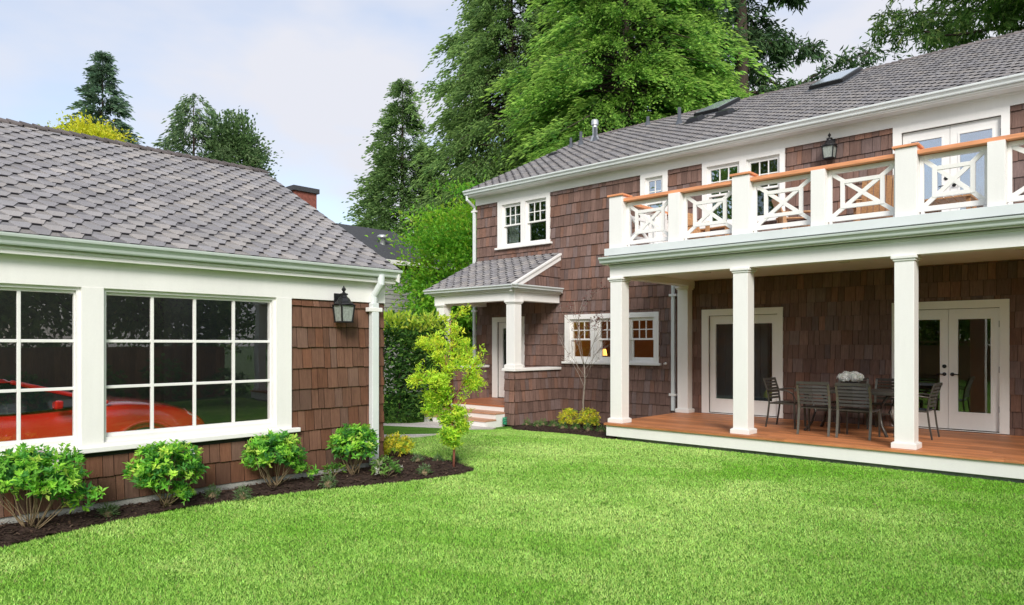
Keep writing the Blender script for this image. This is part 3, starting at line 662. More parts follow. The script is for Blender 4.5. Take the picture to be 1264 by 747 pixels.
mb = MB(); mb.box(G, GS-.1, GN+.12, 2.545, 2.565, .0, .13); mb.cube(GW, GX, GN, GN+.12, 2.545, 2.565); mb.build('soffit', 'white', garage)
mb = MB(); mb.box(G, GS-.1, GN+.13, 2.535, 2.71, .12, .14); mb.box(G, GS-.1, GN+.131, 2.575, 2.60, .14, .152); mb.build('fascia', 'white', garage, bevel=.004)
mb = MB(); gutter(mb, G, GS-.12, GN+.16, .14, 2.612, .105, .115); mb.build('gutter', 'green', garage)
gn = np.array((sl2, 0, 1))/math.hypot(sl2, 1); gv = np.array((-1, 0, sl2))/math.hypot(sl2, 1)
mb = MB(); HG = (11.5-7.70)*math.hypot(1, sl2)
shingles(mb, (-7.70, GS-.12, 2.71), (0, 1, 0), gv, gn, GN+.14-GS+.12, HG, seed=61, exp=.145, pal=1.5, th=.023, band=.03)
zg = 2.71+(11.5-7.70)*sl2
bz = lambda x: zg+(x+11.5)*(zg-2.62)/3.9
ADDED_SKYLIGHTS = [(-.8, 1.25), (1.35, 3.55), (3.65, 5.85)]  # unseen glazing of the back slope, added to bring daylight onto the car
for (a, b, c, e) in cut((GS-.12, GN+.14, -15.4, -11.5), [(p, q, -15.0, -11.65) for p, q in ADDED_SKYLIGHTS]): mb.poly([(e, b, bz(e)), (e, a, bz(e)), (c, a, bz(c)), (c, b, bz(c))], (.13, .12, .12))
mb.poly([(-7.70, GS-.12, 2.706), (-7.70, GN+.14, 2.706), (-11.5, GN+.14, zg-.004), (-11.5, GS-.12, zg-.004)], (.05, .05, .05))
groof = mb.build('roof', 'shingle', garage)
for p, q in ADDED_SKYLIGHTS:
    mb = MB(); mb.hexa([(-15.0, p, bz(-15.0)+.04), (-11.65, p, bz(-11.65)+.04), (-11.65, q, bz(-11.65)+.04), (-15.0, q, bz(-15.0)+.04), (-15.0, p, bz(-15.0)+.05), (-11.65, p, bz(-11.65)+.05), (-11.65, q, bz(-11.65)+.05), (-15.0, q, bz(-15.0)+.05)]); mb.build('added_roof_light', 'gglass', groof)
mb = MB(); y = GS-.12
while y < GN+.1:
    w = .17; cl = tuple(np.array((.145, .125, .12))*rng.uniform(.75, 1.15))
    for s in (1, -1):
        mb.hexa([(-11.5, y, zg+.02), (-11.5, y+w, zg+.02), (-11.5+s*.15, y+w, zg-.05), (-11.5+s*.15, y, zg-.05), (-11.5, y, zg+.055), (-11.5, y+w, zg+.035), (-11.5+s*.15, y+w, zg-.035), (-11.5+s*.15, y, zg-.015)], cl)
    y += w-.02
mb.build('ridge_cap', 'shingle', groof)
mb = MB()
f = lambda x, d: 2.71+(-7.70-x)*sl2-d
mb.hexa([(-11.5, GN+.10, f(-11.5, .16)), (-7.70, GN+.10, f(-7.70, .16)), (-7.70, GN+.125, f(-7.70, .16)), (-11.5, GN+.125, f(-11.5, .16)), (-11.5, GN+.10, f(-11.5, .01)), (-7.70, GN+.10, f(-7.70, .01)), (-7.70, GN+.125, f(-7.70, .01)), (-11.5, GN+.125, f(-11.5, .01))]); mb.build('rake_board', 'white', groof)
mb = MB(); gu = 5.82
mb.tube([G.p(gu+.03, 2.64, .19), G.p(gu+.03, 2.52, .19), G.p(gu, 2.36, .075), G.p(gu, 2.22, .07)], [.05, .05, .048, .046], 12); mb.box(G, gu-.055, gu+.055, .06, 2.26, .03, .115)
ds = mb.build('downspout', 'cool', garage, bevel=.008)
for z in (2.17,):
    mb = MB(); mb.box(G, gu-.11, gu+.11, z-.028, z+.028, .032, .12); mb.build('strap', 'white', ds, bevel=.005)

# ------------------------------------------------------------------ wall lanterns
def lantern(name, fr, u, z0, label):
    hh = .49; t = thing(name, tuple(fr.p(u, z0, 0)), label, 'wall lantern', 'black wall lanterns')
    mb = MB(); mb.box(fr, u-.06, u+.06, z0+.18, z0+.40, .026, .045); mb.tube([fr.p(u, z0+.30, .04), fr.p(u, z0+.36, .09), fr.p(u, z0+.39, .16)], .012, 8); mb.build('back_plate', 'black', t, bevel=.004)
    c = fr.p(u, z0, .17); mb = MB(); b0, b1 = .078, .098; zb, zt = .03, .235
    for sx in (-1, 1):
        for sy in (-1, 1): mb.bar(c+fr.u*sx*b0+fr.n*sy*b0+(0, 0, zb), c+fr.u*sx*b1+fr.n*sy*b1+(0, 0, zt), .016, .016, up=fr.n)
    for (b, z, h) in ((b0+.012, zb-.014, .016), (b1+.012, zt, .014)):
        q = Fr(c, fr.u, fr.n); mb.box(q, -b, b, z, z+h, -b, b)
    cg = mb.build('cage', 'black', t)
    mb = MB(); q = Fr(c, fr.u, fr.n)
    for (ux, nx) in (((1, 0), (0, 1)), ((-1, 0), (0, -1)), ((0, 1), (-1, 0)), ((0, -1), (1, 0))):
        a = fr.u*ux[0]+fr.n*ux[1]; n_ = fr.u*nx[0]+fr.n*nx[1]
        mb.poly([c-a*b0*.95+n_*b0*.93+(0, 0, zb), c+a*b0*.95+n_*b0*.93+(0, 0, zb), c+a*b1*.95+n_*b1*.93+(0, 0, zt), c-a*b1*.95+n_*b1*.93+(0, 0, zt)])
    mb.build('pane', 'lglass', t)
    mb = MB(); pr = [(.135, .25), (.13, .262), (.095, .29), (.07, .33), (.045, .35), (.04, .37), (.055, .375), (.055, .39), (.025, .40), (.012, .415), (.02, .425), (.03, .445), (.02, .465), (.008, .475), (.006, .49), (0, .495)]
    mb.lathe([(r*1.0, z) for r, z in pr], c, 8); mb.build('roof', 'black', t)
    mb = MB(); mb.lathe([(0, .03), (.018, .03), (.018, .11), (.012, .15), (0, .16)], c, 8); mb.build('bulb', 'plaster', t)
    return t
lantern('wall_lantern', G, 5.27, 1.965, 'black wall lantern on the brown garage wall between window and downspout')
lantern('wall_lantern', H, -4.36, 5.05, 'black wall lantern on the upper house wall behind the balcony railing')

# ------------------------------------------------------------------ red car inside the garage
car = thing('parked_car', (-9.75, 1.9, .06), 'low red car parked inside the garage behind the paned windows', 'car')
CX0, CHW = -9.75, .90; zf = .06
# stations along Y: (y, half width, sill z, shoulder z, top z)
st_ = [(-.35, .70, .42, .62, .70), (-.15, .84, .30, .80, .92), (.35, .90, .24, .90, 1.0), (1.0, .90, .22, .92, .98), (1.8, .88, .22, .88, .92), (2.5, .89, .22, .90, .95), (2.85, .90, .22, .94, .99), (3.25, .90, .24, .93, .99), (3.7, .87, .26, .84, .90), (4.02, .78, .30, .68, .76), (4.15, .62, .38, .55, .62)]
mb = MB(); rings = []
for (y, hw, a, s, tp) in st_:
    pr = [(-hw*.94, a), (-hw, a+.14), (-hw, s-.16), (-hw*.95, s-.02), (-hw*.84, tp-.03), (-hw*.4, tp), (hw*.4, tp), (hw*.84, tp-.03), (hw*.95, s-.02), (hw, s-.16), (hw, a+.14), (hw*.94, a)]
    r = len(mb.V); rings.append(r)
    for dx, z in pr: mb.V.append((CX0+dx, y, z+zf))
n_ = 12
for i in range(len(rings)-1):
    for k in range(n_):
        q = (k+1) % n_; mb.F.append((rings[i]+k, rings[i+1]+k, rings[i+1]+q, rings[i]+q)); mb.K.append((1, 1, 1)); mb.I.append(0)
mb.F.append(tuple(rings[0]+k for k in range(n_))); mb.F.append(tuple(rings[-1]+k for k in reversed(range(n_)))); mb.K += [(1, 1, 1)]*2; mb.I += [0, 0]
body = mb.build('body', 'red', car, smooth=True); s2 = body.modifiers.new('round', 'SUBSURF'); s2.levels = s2.render_levels = 2
# cabin: glass house with a red roof
mb = MB(); cab = [(.55, .80, .985), (1.05, .66, 1.22), (1.9, .66, 1.235), (2.75, .82, .98)]
lo = [(.45, .82, .93), (1.05, .82, .93), (1.9, .82, .90), (2.85, .84, .96)]
for i in range(3):
    for s in (-1, 1): mb.poly([(CX0+s*lo[i][1], lo[i][0], lo[i][2]+zf), (CX0+s*lo[i+1][1], lo[i+1][0], lo[i+1][2]+zf), (CX0+s*cab[i+1][1], cab[i+1][0], cab[i+1][2]+zf-.01), (CX0+s*cab[i][1], cab[i][0], cab[i][2]+zf-.01)])
for i in (0, 2): mb.poly([(CX0-cab[i][1], cab[i][0], cab[i][2]+zf), (CX0+cab[i][1], cab[i][0], cab[i][2]+zf), (CX0+cab[i+1][1], cab[i+1][0], cab[i+1][2]+zf), (CX0-cab[i+1][1], cab[i+1][0], cab[i+1][2]+zf)])
mb.build('window', 'carglass', car)
mb = MB(); mb.hexa([(CX0-.68, 1.0, 1.215+zf), (CX0+.68, 1.0, 1.215+zf), (CX0+.68, 1.98, 1.225+zf), (CX0-.68, 1.98, 1.225+zf), (CX0-.6, 1.06, 1.25+zf), (CX0+.6, 1.06, 1.25+zf), (CX0+.6, 1.92, 1.265+zf), (CX0-.6, 1.92, 1.265+zf)])
for s in (-1, 1): mb.bar((CX0+s*.665, 1.95, 1.235+zf), (CX0+s*.84, 2.86, .97+zf), .06, .05); mb.bar((CX0+s*.66, 1.05, 1.22+zf), (CX0+s*.80, .5, .96+zf), .09, .05)
mb.build('roof', 'red', car, bevel=.02)
for y in (.35, 3.25):
    for s in (-1, 1):
        mb = MB(); mb.lathe([(.0, -.1), (.25, -.1), (.32, -.09), (.335, -.05), (.335, .05), (.32, .09), (.24, .1), (.22, .07), (0, .07)], (CX0+s*.81, y, .335+zf), 24, ax=(s, 0, 0)); wh = mb.build('wheel', 'tyre', car)
        mb = MB(); mb.lathe([(.21, .075), (.2, .085), (.06, .07), (.05, .09), (0, .09)], (CX0+s*.81, y, .335+zf), 20, ax=(s, 0, 0)); mb.build('rim', 'galv', wh)
        mb = MB(); c0 = np.array((CX0+s*.905, y, .335+zf))
        mb.tube([c0+np.array((0, math.cos(a)*.39, math.sin(a)*.39)) for a in np.linspace(-.1, math.pi+.1, 15)], .03, 6); mb.build('wheel_arch', 'red', car, smooth=True)
for s in (-1, 1):
    mb = MB(); mb.hexa([(CX0+s*.52, 4.00, .60+zf), (CX0+s*.72, 3.93, .60+zf), (CX0+s*.74, 3.80, .72+zf), (CX0+s*.54, 3.85, .72+zf), (CX0+s*.53, 4.02, .68+zf), (CX0+s*.74, 3.95, .68+zf), (CX0+s*.79, 3.78, .80+zf), (CX0+s*.56, 3.83, .83+zf)]); mb.build('headlight', 'lens', car)
    mb = MB(); mb.hexa([(CX0+s*.90, 2.28, .93+zf), (CX0+s*1.03, 2.28, .94+zf), (CX0+s*1.03, 2.36, .94+zf), (CX0+s*.90, 2.36, .93+zf), (CX0+s*.90, 2.28, 1.02+zf), (CX0+s*1.04, 2.28, 1.04+zf), (CX0+s*1.04, 2.36, 1.03+zf), (CX0+s*.90, 2.36, 1.01+zf)]); mb.build('mirror', 'red', car, bevel=.02)

# ------------------------------------------------------------------ porch furniture
def chair(arms, label, loc, rz, group, light):
    t = thing('patio_armchair' if arms else 'patio_chair', (0, 0, 0), label, 'chair', group); w = .235; lm_ = 'chair_lit' if light else 'chair'
    # local: faces +Y, seat at z .43
    for s in (-1, 1):
        mb = MB(); pts = [(s*w, -.27, 0), (s*w, -.235, .2), (s*w, -.21, .42), (s*w, -.235, .62), (s*w, -.30, .82)]
        for i in range(4): mb.bar(pts[i], pts[i+1], .034, .020, up=(0, 1, 0))
        mb.build('rear_leg', lm_, t)
        mb = MB(); mb.bar((s*w, .235, 0), (s*w, .215, .42), .022, .032, up=(0, 1, 0)); mb.build('front_leg', 'chair', t)
        if arms:
            mb = MB(); mb.tube([(s*(w+.02), -.235, .63), (s*(w+.035), -.05, .655), (s*(w+.035), .10, .645), (s*(w+.03), .20, .60), (s*(w+.01), .235, .50), (s*w, .225, .40)], .013, 8); mb.build('arm', 'chair', t, smooth=True)
    mb = MB()
    for s in (-1, 1): mb.cube(s*w-.012, s*w+.012, -.21, .235, .405, .43)
    for k in range(9): y = -.20+.049*k; mb.cube(-w+.013, w-.013, y, y+.038, .412, .43)
    mb.build('seat', 'chair', t)
    mb = MB()
    for k in range(6):
        z = .50+.053*k; y = -.223-.077*max(0, (z-.58)/.24); mb.bar((-w+.018, y, z), (0, y-.02, z), .014, .036, up=(0, .15, 1)); mb.bar((0, y-.02, z), (w-.018, y, z), .014, .036, up=(0, .15, 1))
    mb.bar((-w-.01, -.302, .82), (w+.01, -.302, .82), .022, .045); mb.build('backrest', 'chair', t)
    t.location = loc; t.rotation_euler = (0, 0, rz); return t
g_ = 'chairs around the porch dining table'
ca = chair(False, 'slatted grey metal chair at the front of the table, its back to the lawn, nearest the flower bowl side', (-3.965, 11.63, .27), 0, g_, True)
cb = copy_tree(ca); cb.location = (-3.365, 11.60, .27); cb['label'] = 'slatted grey chair on the lawn side of the table, beside the white column'
ca['label'] = 'slatted grey chair on the lawn side of the table, next to the dark armchair'
cc = copy_tree(ca); cc.location = (-3.93, 12.98, .27); cc.rotation_euler = (0, 0, math.pi); cc['label'] = 'slatted metal chair behind the table by the wall, partly hidden by the white flowers'
cd = copy_tree(ca); cd.location = (-3.32, 12.98, .27); cd.rotation_euler = (0, 0, math.pi); cd['label'] = 'slatted metal chair behind the table, its back showing just left of the column'
aa = chair(True, 'dark metal armchair in profile at the left end of the porch table', (-4.70, 12.20, .27), rad(-90), g_, False)
ab = copy_tree(aa); ab.location = (-2.72, 12.22, .27); ab.rotation_euler = (0, 0, rad(90)); ab['label'] = 'metal armchair right of the white column, in front of the right french doors'
tb = thing('dining_table', (-3.65, 12.25, .27), 'dark slatted metal dining table on the wooden porch with flowers on it', 'table')
mb = MB()
for k in range(12): y = 11.83+.0705*k; mb.cube(-4.38, -2.92, y, y+.062, .935, .955)
mb.build('tabletop', 'chair', tb)
mb = MB(); mb.cube(-4.42, -2.88, 11.79, 11.828, .915, .958); mb.cube(-4.42, -2.88, 12.68, 12.718, .915, .958); mb.cube(-4.42, -4.381, 11.829, 12.679, .915, .958); mb.cube(-2.919, -2.88, 11.829, 12.679, .915, .958); mb.build('apron', 'chair', tb, bevel=.004)
for sx in (-1, 1):
    for sy in (-1, 1):
        x = -3.65+sx*.55; y = 12.25+sy*.33; mb = MB(); mb.tube([(x+sx*.07, y+sy*.06, .27), (x-sx*.02, y-sy*.02, .42), (x-sx*.06, y-sy*.06, .60), (x-sx*.01, y-sy*.02, .78), (x+sx*.09, y+sy*.04, .915)], [.026, .022, .022, .022, .026], 8); mb.build('leg', 'chair', tb, smooth=True)
mb = MB(); mb.cube(-4.2, -3.1, 12.24, 12.26, .58, .60); mb.build('stretcher', 'chair', tb)
# white flowers in a bowl
fl = thing('flower_arrangement', (-3.66, 12.2, .958), 'round bunch of white flowers in a dark bowl on the porch table', 'flowers')
mb = MB(); mb.lathe([(.0, .0), (.07, .0), (.075, .01), (.11, .07), (.125, .12), (.115, .12), (.1, .07), (0, .05)], (-3.66, 12.2, .958), 18); mb.build('bowl', 'bowl', fl, smooth=True)

# ------------------------------------------------------------------ balcony furniture seen through the railing
def adirondack(loc, rz, label):
    t = thing('wooden_armchair', (0, 0, 0), label, 'chair', 'wooden chairs on the balcony')
    mb = MB()
    for k in range(6): x = -.25+.085*k; mb.bar((x+.035, -.28, .32), (x+.035, -.50, .92), .075, .02, up=(0, 1, 0))
    mb.build('backrest', 'wood', t)
    mb = MB()
    for k in range(6): y = -.27+.095*k; mb.cube(-.27, .27, y, y+.08, .36, .38)
    mb.build('seat', 'wood', t)
    for s in (-1, 1):
        mb = MB(); mb.cube(s*.30-.03, s*.30+.03, .19, .25, 0, .58); mb.build('leg', 'wood', t)
        mb = MB(); mb.cube(s*.30-.03, s*.30+.03, -.40, -.34, 0, .58); mb.build('leg', 'wood', t)
        mb = MB(); mb.cube(s*.31-.06, s*.31+.06, -.42, .30, .581, .605); mb.build('arm', 'wood', t, bevel=.004)
    t.location = loc; t.rotation_euler = (0, 0, rz); return t
w1 = adirondack((-3.3, 12.35, 3.38), rad(20), 'wooden slatted armchair on the balcony, behind the railing panel before the glass doors')
w2 = copy_tree(w1); w2.location = (-4.55, 12.6, 3.38); w2.rotation_euler = (0, 0, rad(-60)); w2['label'] = 'wooden slatted armchair on the balcony, under the wall lantern'
w3 = copy_tree(w1); w3.location = (-6.35, 12.55, 3.38); w3.rotation_euler = (0, 0, rad(-100)); w3['label'] = 'wooden slatted armchair on the balcony, near the corner post'
bt = thing('balcony_table', (-2.3, 12.0, 3.38), 'low wooden table on the balcony in front of the upper glass doors', 'table')
mb = MB()
for k in range(7): mb.cube(-2.7+.115*k, -2.6+.115*k, 11.7, 12.3, 3.80, 3.825)
mb.build('tabletop', 'wood', bt)
for x in (-2.65, -1.98):
    for y in (11.75, 12.2): mb = MB(); mb.cube(x, x+.05, y, y+.05, 3.38, 3.799); mb.build('leg', 'wood', bt)

# ------------------------------------------------------------------ foliage
def unit(v): return v/(np.linalg.norm(v, axis=-1, keepdims=True)+1e-9)
def leafquads(P, D, N, Ln, Wd, fold=.25, wide=.45):
    D = unit(D); Sx = unit(np.cross(D, N)); Nn = np.cross(Sx, D); Ln = np.asarray(Ln).reshape(-1, 1); Wd = np.asarray(Wd).reshape(-1, 1)
    mid = P + D*Ln*wide
    return np.stack([P, mid+Sx*Wd/2+Nn*Wd*fold, P+D*Ln-Nn*Ln*.08, mid-Sx*Wd/2+Nn*Wd*fold], 1)
def tone(rs, n, pal, wts, jit=.18):
    pal = np.array(pal); c = pal[rs.choice(len(pal), n, p=np.array(wts)/sum(wts))]
    return np.clip(c*(1+rs.uniform(-jit, jit, (n, 1)))*(1+rs.uniform(-.06, .06, (n, 3))), 0, 1)
def clumps(rs, n, c, r, shell=.55, zlo=-1.):
    d = unit(rs.normal(size=(n*3, 3))); d = d[d[:, 2] > zlo][:n]; q = rs.uniform(shell, 1, (len(d), 1))**.6
    return np.array(c)+d*q*np.array(r), d
def whorls(rs, C_, D_, k, L0, W0, pal, wts, up=.5, open_=.9, jit=.2, spread=.012, tipbright=None):
    # rosettes of k leaves at each twig end
    n = len(C_); ax = unit(D_*(1-up)+np.array((0, 0, 1.))*up+rs.normal(size=(n, 3))*.25)
    t = unit(np.cross(ax, rs.normal(size=(n, 3)))); b = np.cross(ax, t); out = []; cols = []
    wc = tone(rs, n, pal, wts, jit)
    for i in range(k):
        a = 2*math.pi*i/k+rs.uniform(-.4, .4, (n, 1)); rad_ = t*np.cos(a)+b*np.sin(a); op = open_*rs.uniform(.6, 1.3, (n, 1))
        d = unit(rad_*op+ax*(1.15-op*.6)); L = L0*rs.uniform(.65, 1.2, n); out.append(leafquads(C_+rs.normal(size=(n, 3))*spread, d, ax+rad_*.01+rs.normal(size=(n, 3))*.1, L, L*W0))
        cols.append(np.clip(wc*(1+rs.uniform(-.15, .15, (n, 1))), 0, 1))
    return np.concatenate(out), np.concatenate(cols)
def stems(mb, rs, base, tips, r0, r1, n=6, spread=.03, col=(1, 1, 1), sag=.15):
    base = np.array(base, float)
    for tp in tips:
        b = base+np.array((rs.uniform(-spread, spread), rs.uniform(-spread, spread), 0)); v = tp-b; m = b+v*.5+np.array((v[0], v[1], 0))*sag*rs.uniform(.2, 1.3)+rs.normal(size=3)*.01
        q = b+v*.22+np.array((v[0], v[1], 0))*sag*.6
        mb.tube([b, q, m, tp], [r0, r0*.85, (r0+r1)/2, r1], n, col)

GREEN_SH = [(.36, .70, .08), (.24, .58, .08), (.12, .38, .07), (.60, .82, .14), (.07, .24, .06)]
def shrub(x, y, w, h, label, seed, n=150, lean=(0, 0), skirt=.34, extra=()):
    rs = np.random.RandomState(seed); z0 = float(ground(x, y))+.04
    t = thing('shrub', (x, y, z0), label, 'shrub', 'green shrubs along the garage wall')
    c = (x+lean[0], y+lean[1], z0+h*(.5+skirt/2)); r = (w/2*.92, w/2*.92, h*(1-skirt)/2*.95)
    K, D = clumps(rs, n, c, r, .45, -.75)
    K[:, 2] += rs.normal(size=len(K))*.02
    for (dx, dy, dz, m) in extra:
        e, d2 = clumps(rs, m, (x+dx, y+dy, z0+dz), (.12, .12, .07), .2); K = np.concatenate([K, e]); D = np.concatenate([D, d2])
    hi = (K[:, 2]-z0)/h
    V, c1 = whorls(rs, K, D, 8, .066, .42, GREEN_SH, [5, 5, 3, 2.2, 2], .55, .95, .22)
    lo = K[rs.rand(len(K)) < .8]; cc = np.array(c); V2, c2 = whorls(rs, cc+(lo-cc)*.72, lo-cc, 6, .07, .42, GREEN_SH, [1, 3, 4, .2, 4], .3, 1.1)
    np_mesh('foliage', np.concatenate([V, V2]), 4, np.concatenate([c1, c2]), 'leaf', t)
    mb = MB(); pick = K[rs.choice(len(K), 20, False)]; stems(mb, rs, (x, y, z0-.02), cc+(pick-cc)*.85, .006, .0025, 6, .05); mb.build('stem', 'stem', t, smooth=True)
    fl_ = K[hi > .55][:4]+np.array((0, 0, .03)); Vp, cp = whorls(rs, fl_, np.tile((0, 0, 1.), (len(fl_), 1)), 5, .03, .7, [(.8, .7, .72), (.7, .45, .5)], [2, 1], .6, 1.1); np_mesh('blossom', Vp, 4, cp, 'petal', t)
    return t
shrub(-7.50, 1.78, .92, .74, 'big leggy green shrub with bare arching stems at the left end of the flower bed', 101, 240, skirt=.30, extra=((.14, .34, .18, 12), (.18, .42, .28, 10)))
shrub(-7.55, 2.97, .78, .66, 'rounded bright green shrub full to the ground, under the big window middle left', 102, 225, skirt=.20, extra=((.15, .12, .12, 18),))
shrub(-7.58, 4.19, .74, .62, 'rounded green shrub on bare stems just below the right end of the window sill', 103, 190, skirt=.26, extra=((.1, .36, .14, 12), (.06, .28, .22, 8)))
shrub(-7.50, 5.25, .66, .64, 'dome shaped green shrub on thin stems beside the white garage downspout', 104, 190, skirt=.28)
def low_shrub(x, y, w, h, name, label, cat, group, seed, pal, wts, n=60, L0=.05, k=6, W0=.42, up=.5):
    rs = np.random.RandomState(seed); z0 = float(ground(x, y))+.035
    t = thing(name, (x, y, z0), label, cat, group)
    K, D = clumps(rs, n, (x, y, z0+h*.42), (w/2, w/2, h*.55), .4, -.5)
    V, c = whorls(rs, K, D, k, L0, W0, pal, wts, up, .9); np_mesh('foliage', V, 4, c, 'leaf', t)
    mb = MB(); stems(mb, rs, (x, y, z0-.02), K[:10], .005, .002, 5); mb.build('stem', 'stem', t); return t
YEL = [(.82, .76, .07), (.66, .72, .06), (.32, .52, .05), (.86, .68, .10)]
low_shrub(-8.32, 6.55, .52, .34, 'yellow_shrub', 'yellow leaved low shrub past the garage corner by the path', 'shrub', 'yellow leaved shrubs', 111, YEL, [3, 3, 2, 1.4], 230)
low_shrub(-9.62, 12.42, .46, .42, 'yellow_shrub', 'yellow leaved shrub left of the bare sapling by the house wall', 'shrub', 'yellow leaved shrubs', 112, YEL, [4, 3, 1.6, 1], 200)
low_shrub(-9.10, 12.45, .46, .46, 'yellow_shrub', 'yellow leaved shrub right of the bare sapling by the house wall', 'shrub', 'yellow leaved shrubs', 113, YEL, [4, 3, 1.6, 1], 200)
low_shrub(-7.13, 5.46, .40, .24, 'perennial', 'low pale green plant with white buds in front of the garage downspout', 'plant', None, 114, [(.24, .42, .10), (.12, .30, .05), (.45, .5, .3), (.7, .7, .65)], [3, 3, .8, .35], 60, .055)
low_shrub(-7.62, 5.02, .24, .18, 'perennial', 'small leafy green plant against the foundation between two shrubs', 'plant', None, 115, [(.24, .42, .06), (.12, .30, .05)], [3, 3], 18, .06)
# small grey green mounds
mounds = [(-7.546, 2.416, .24, .13, 'leftmost grey green mound in the garage bed, right of the leggy shrub'), (-7.60, 3.475, .23, .15, 'grey green mound close to the foundation, right of the full rounded shrub'), (-7.36, 3.70, .22, .13, 'grey green mound near the lawn edge, left of the shrub on bare stems'),
          (-7.24, 4.70, .25, .15, 'rounded grey green mound between the shrub on bare stems and the dome shaped shrub'), (-6.94, 5.94, .24, .15, 'silvery mound at the lawn edge left of the young tree'), (-7.68, 6.45, .24, .16, 'green mound near the yellow shrub behind the bed'), (-7.45, 6.62, .18, .14, 'small green tuft behind the silvery mound, left of the young tree'), (-7.30, 6.82, .16, .12, 'tiny green tuft right behind the young tree trunk'),
          (-10.45, 11.95, .26, .2, 'green mound at the corner of the entry half wall'), (-10.15, 12.15, .30, .2, 'second green mound along the entry half wall'), (-10.05, 11.85, .30, .2, 'green mound in front of the entry half wall near the lawn'), (-9.80, 12.10, .30, .22, 'green mound left of the first yellow shrub'), (-9.45, 11.98, .30, .2, 'green mound in front of the first yellow shrub'),
          (-9.12, 12.00, .28, .2, 'green mound in front of the bare sapling'), (-8.80, 12.02, .28, .22, 'green mound in front of the second yellow shrub'), (-8.42, 11.95, .30, .2, 'green mound between the second yellow shrub and the porch deck'), (-8.12, 12.25, .34, .3, 'green leafy mound against the white deck corner')]
for i, (x, y, w, h, lb) in enumerate(mounds):
    rs = np.random.RandomState(240+i); z0 = float(ground(x, y))+.04; n = 340
    d = unit(rs.normal(size=(n, 3))*np.array((1, 1, .8))+np.array((0, 0, .75))); P = np.array((x, y, z0))+d*np.array((w/2, w/2, h))*rs.uniform(.0, .75, (n, 1))
    pal = [(.20, .30, .13), (.13, .24, .08), (.30, .38, .24), (.10, .2, .05)] if i < 8 else [(.10, .27, .05), (.16, .33, .07), (.24, .36, .16)]
    m_t = thing('mound_plant', (x, y, z0), lb, 'plant', 'small mound plants in the beds')
    np_mesh('foliage', leafquads(P, d+rs.normal(size=(n, 3))*.35, rs.normal(size=(n, 3)), rs.uniform(.03, .06, n), rs.uniform(.006, .011, n)), 4, tone(rs, n, pal, [3, 3, 2, 1][:len(pal)]), 'leaf', m_t)
    mb = MB(); mb.lathe([(w*.16, -.03), (w*.2, .01), (w*.14, h*.25), (0, h*.4)], (x, y, z0), 8); mb.build('stem', 'stem', m_t)

# young lace leaved tree in the bed
def branch(mb, rs, p, d, L, r, n, depth, tips, col=(1, 1, 1), wob=.12, upb=.1, taper=.6, kids=(2, 4), kl=(.45, .7), ang=.6, sides=7):
    pts = [np.array(p, float)]; d = np.array(d, float)/np.linalg.norm(d); seg = L/n
    for i in range(n):
        d = d+rs.normal(size=3)*wob+np.array((0, 0, upb)); d /= np.linalg.norm(d); pts.append(pts[-1]+d*seg)
    mb.tube(pts, list(np.linspace(r, r*taper, n+1)), sides, col)
    tips.append((pts[-1], d))
    if depth > 0:
        for k in range(rs.randint(kids[0], kids[1]+1)):
            f = rs.uniform(.3, .98); i = min(int(f*n), n-1); q = pts[i]+(pts[i+1]-pts[i])*(f*n-i); s = unit(np.cross(d, rs.normal(size=3)))
            branch(mb, rs, q, d*math.cos(ang)+s*math.sin(ang), L*rs.uniform(*kl), r*.62, max(n-1, 2), depth-1, tips, col, wob, upb, taper, kids, kl, ang, max(sides-1, 4))
    for q in pts[len(pts)//2:-1]: tips.append((q, d))
rs = np.random.RandomState(301); tx, ty = -7.0, 6.50
yt = thing('young_tree', (tx, ty, .03), 'slender young tree with lacy yellow green leaves in the mulch bed by the lawn', 'tree')
mb = MB(); tips = []
mb.tube([(tx, ty, 0), (tx+.01, ty, .30), (tx-.02, ty-.01, .62), (tx-.01, ty+.02, .95)], [.020, .017, .015, .012], 8)
for (z, dx, dy, L_) in ((.30, .4, -.3, .14), (.36, -.4, -.3, .15), (.42, .2, .6, .17), (.48, -.5, .4, .24), (.55, .5, .55, .26), (.62, -.6, -.4, .38), (.74, .55, .30, .48), (.80, -.7, -.55, .72), (.9, -.35, .1, .75), (.95, .05, .05, 1.10), (.95, .30, .35, .75), (.92, .15, -.30, .70), (.72, .3, -.5, .45)):
    br = R3 = np.array((dx, dy, 1.0)); branch(mb, rs, (tx-.015, ty, z), br, L_, .009, 5, 2, tips, wob=.10, upb=.05, ang=.65, kids=(2, 3), kl=(.35, .55), sides=6)
mb.build('trunk', 'redstem', yt, smooth=True)
P = np.array([t[0] for t in tips]); D = np.array([t[1] for t in tips]); keep = P[:, 2] > .34; P, D = P[keep], D[keep]
rep = 7; P = np.repeat(P, rep, 0)+rs.normal(size=(len(P)*rep, 3))*np.array((.036, .036, .032)); D = np.repeat(D, rep, 0)
hz = np.clip((P[:, 2]-.4)/1.8, 0, 1)
Vt, ct = whorls(rs, P, D, 5, .062, .34, [(.66, .88, .08), (.50, .80, .08), (.32, .62, .07), (.76, .80, .10)], [3, 3, 2, .8], .15, 1.0, .2, .02)
hz5 = np.tile(hz, 5)[:, None]; ct = ct*(1-hz5*.0)+np.array((.20, .10, .0))*hz5
np_mesh('crown', Vt, 4, np.clip(ct, 0, 1), 'leaf', yt)
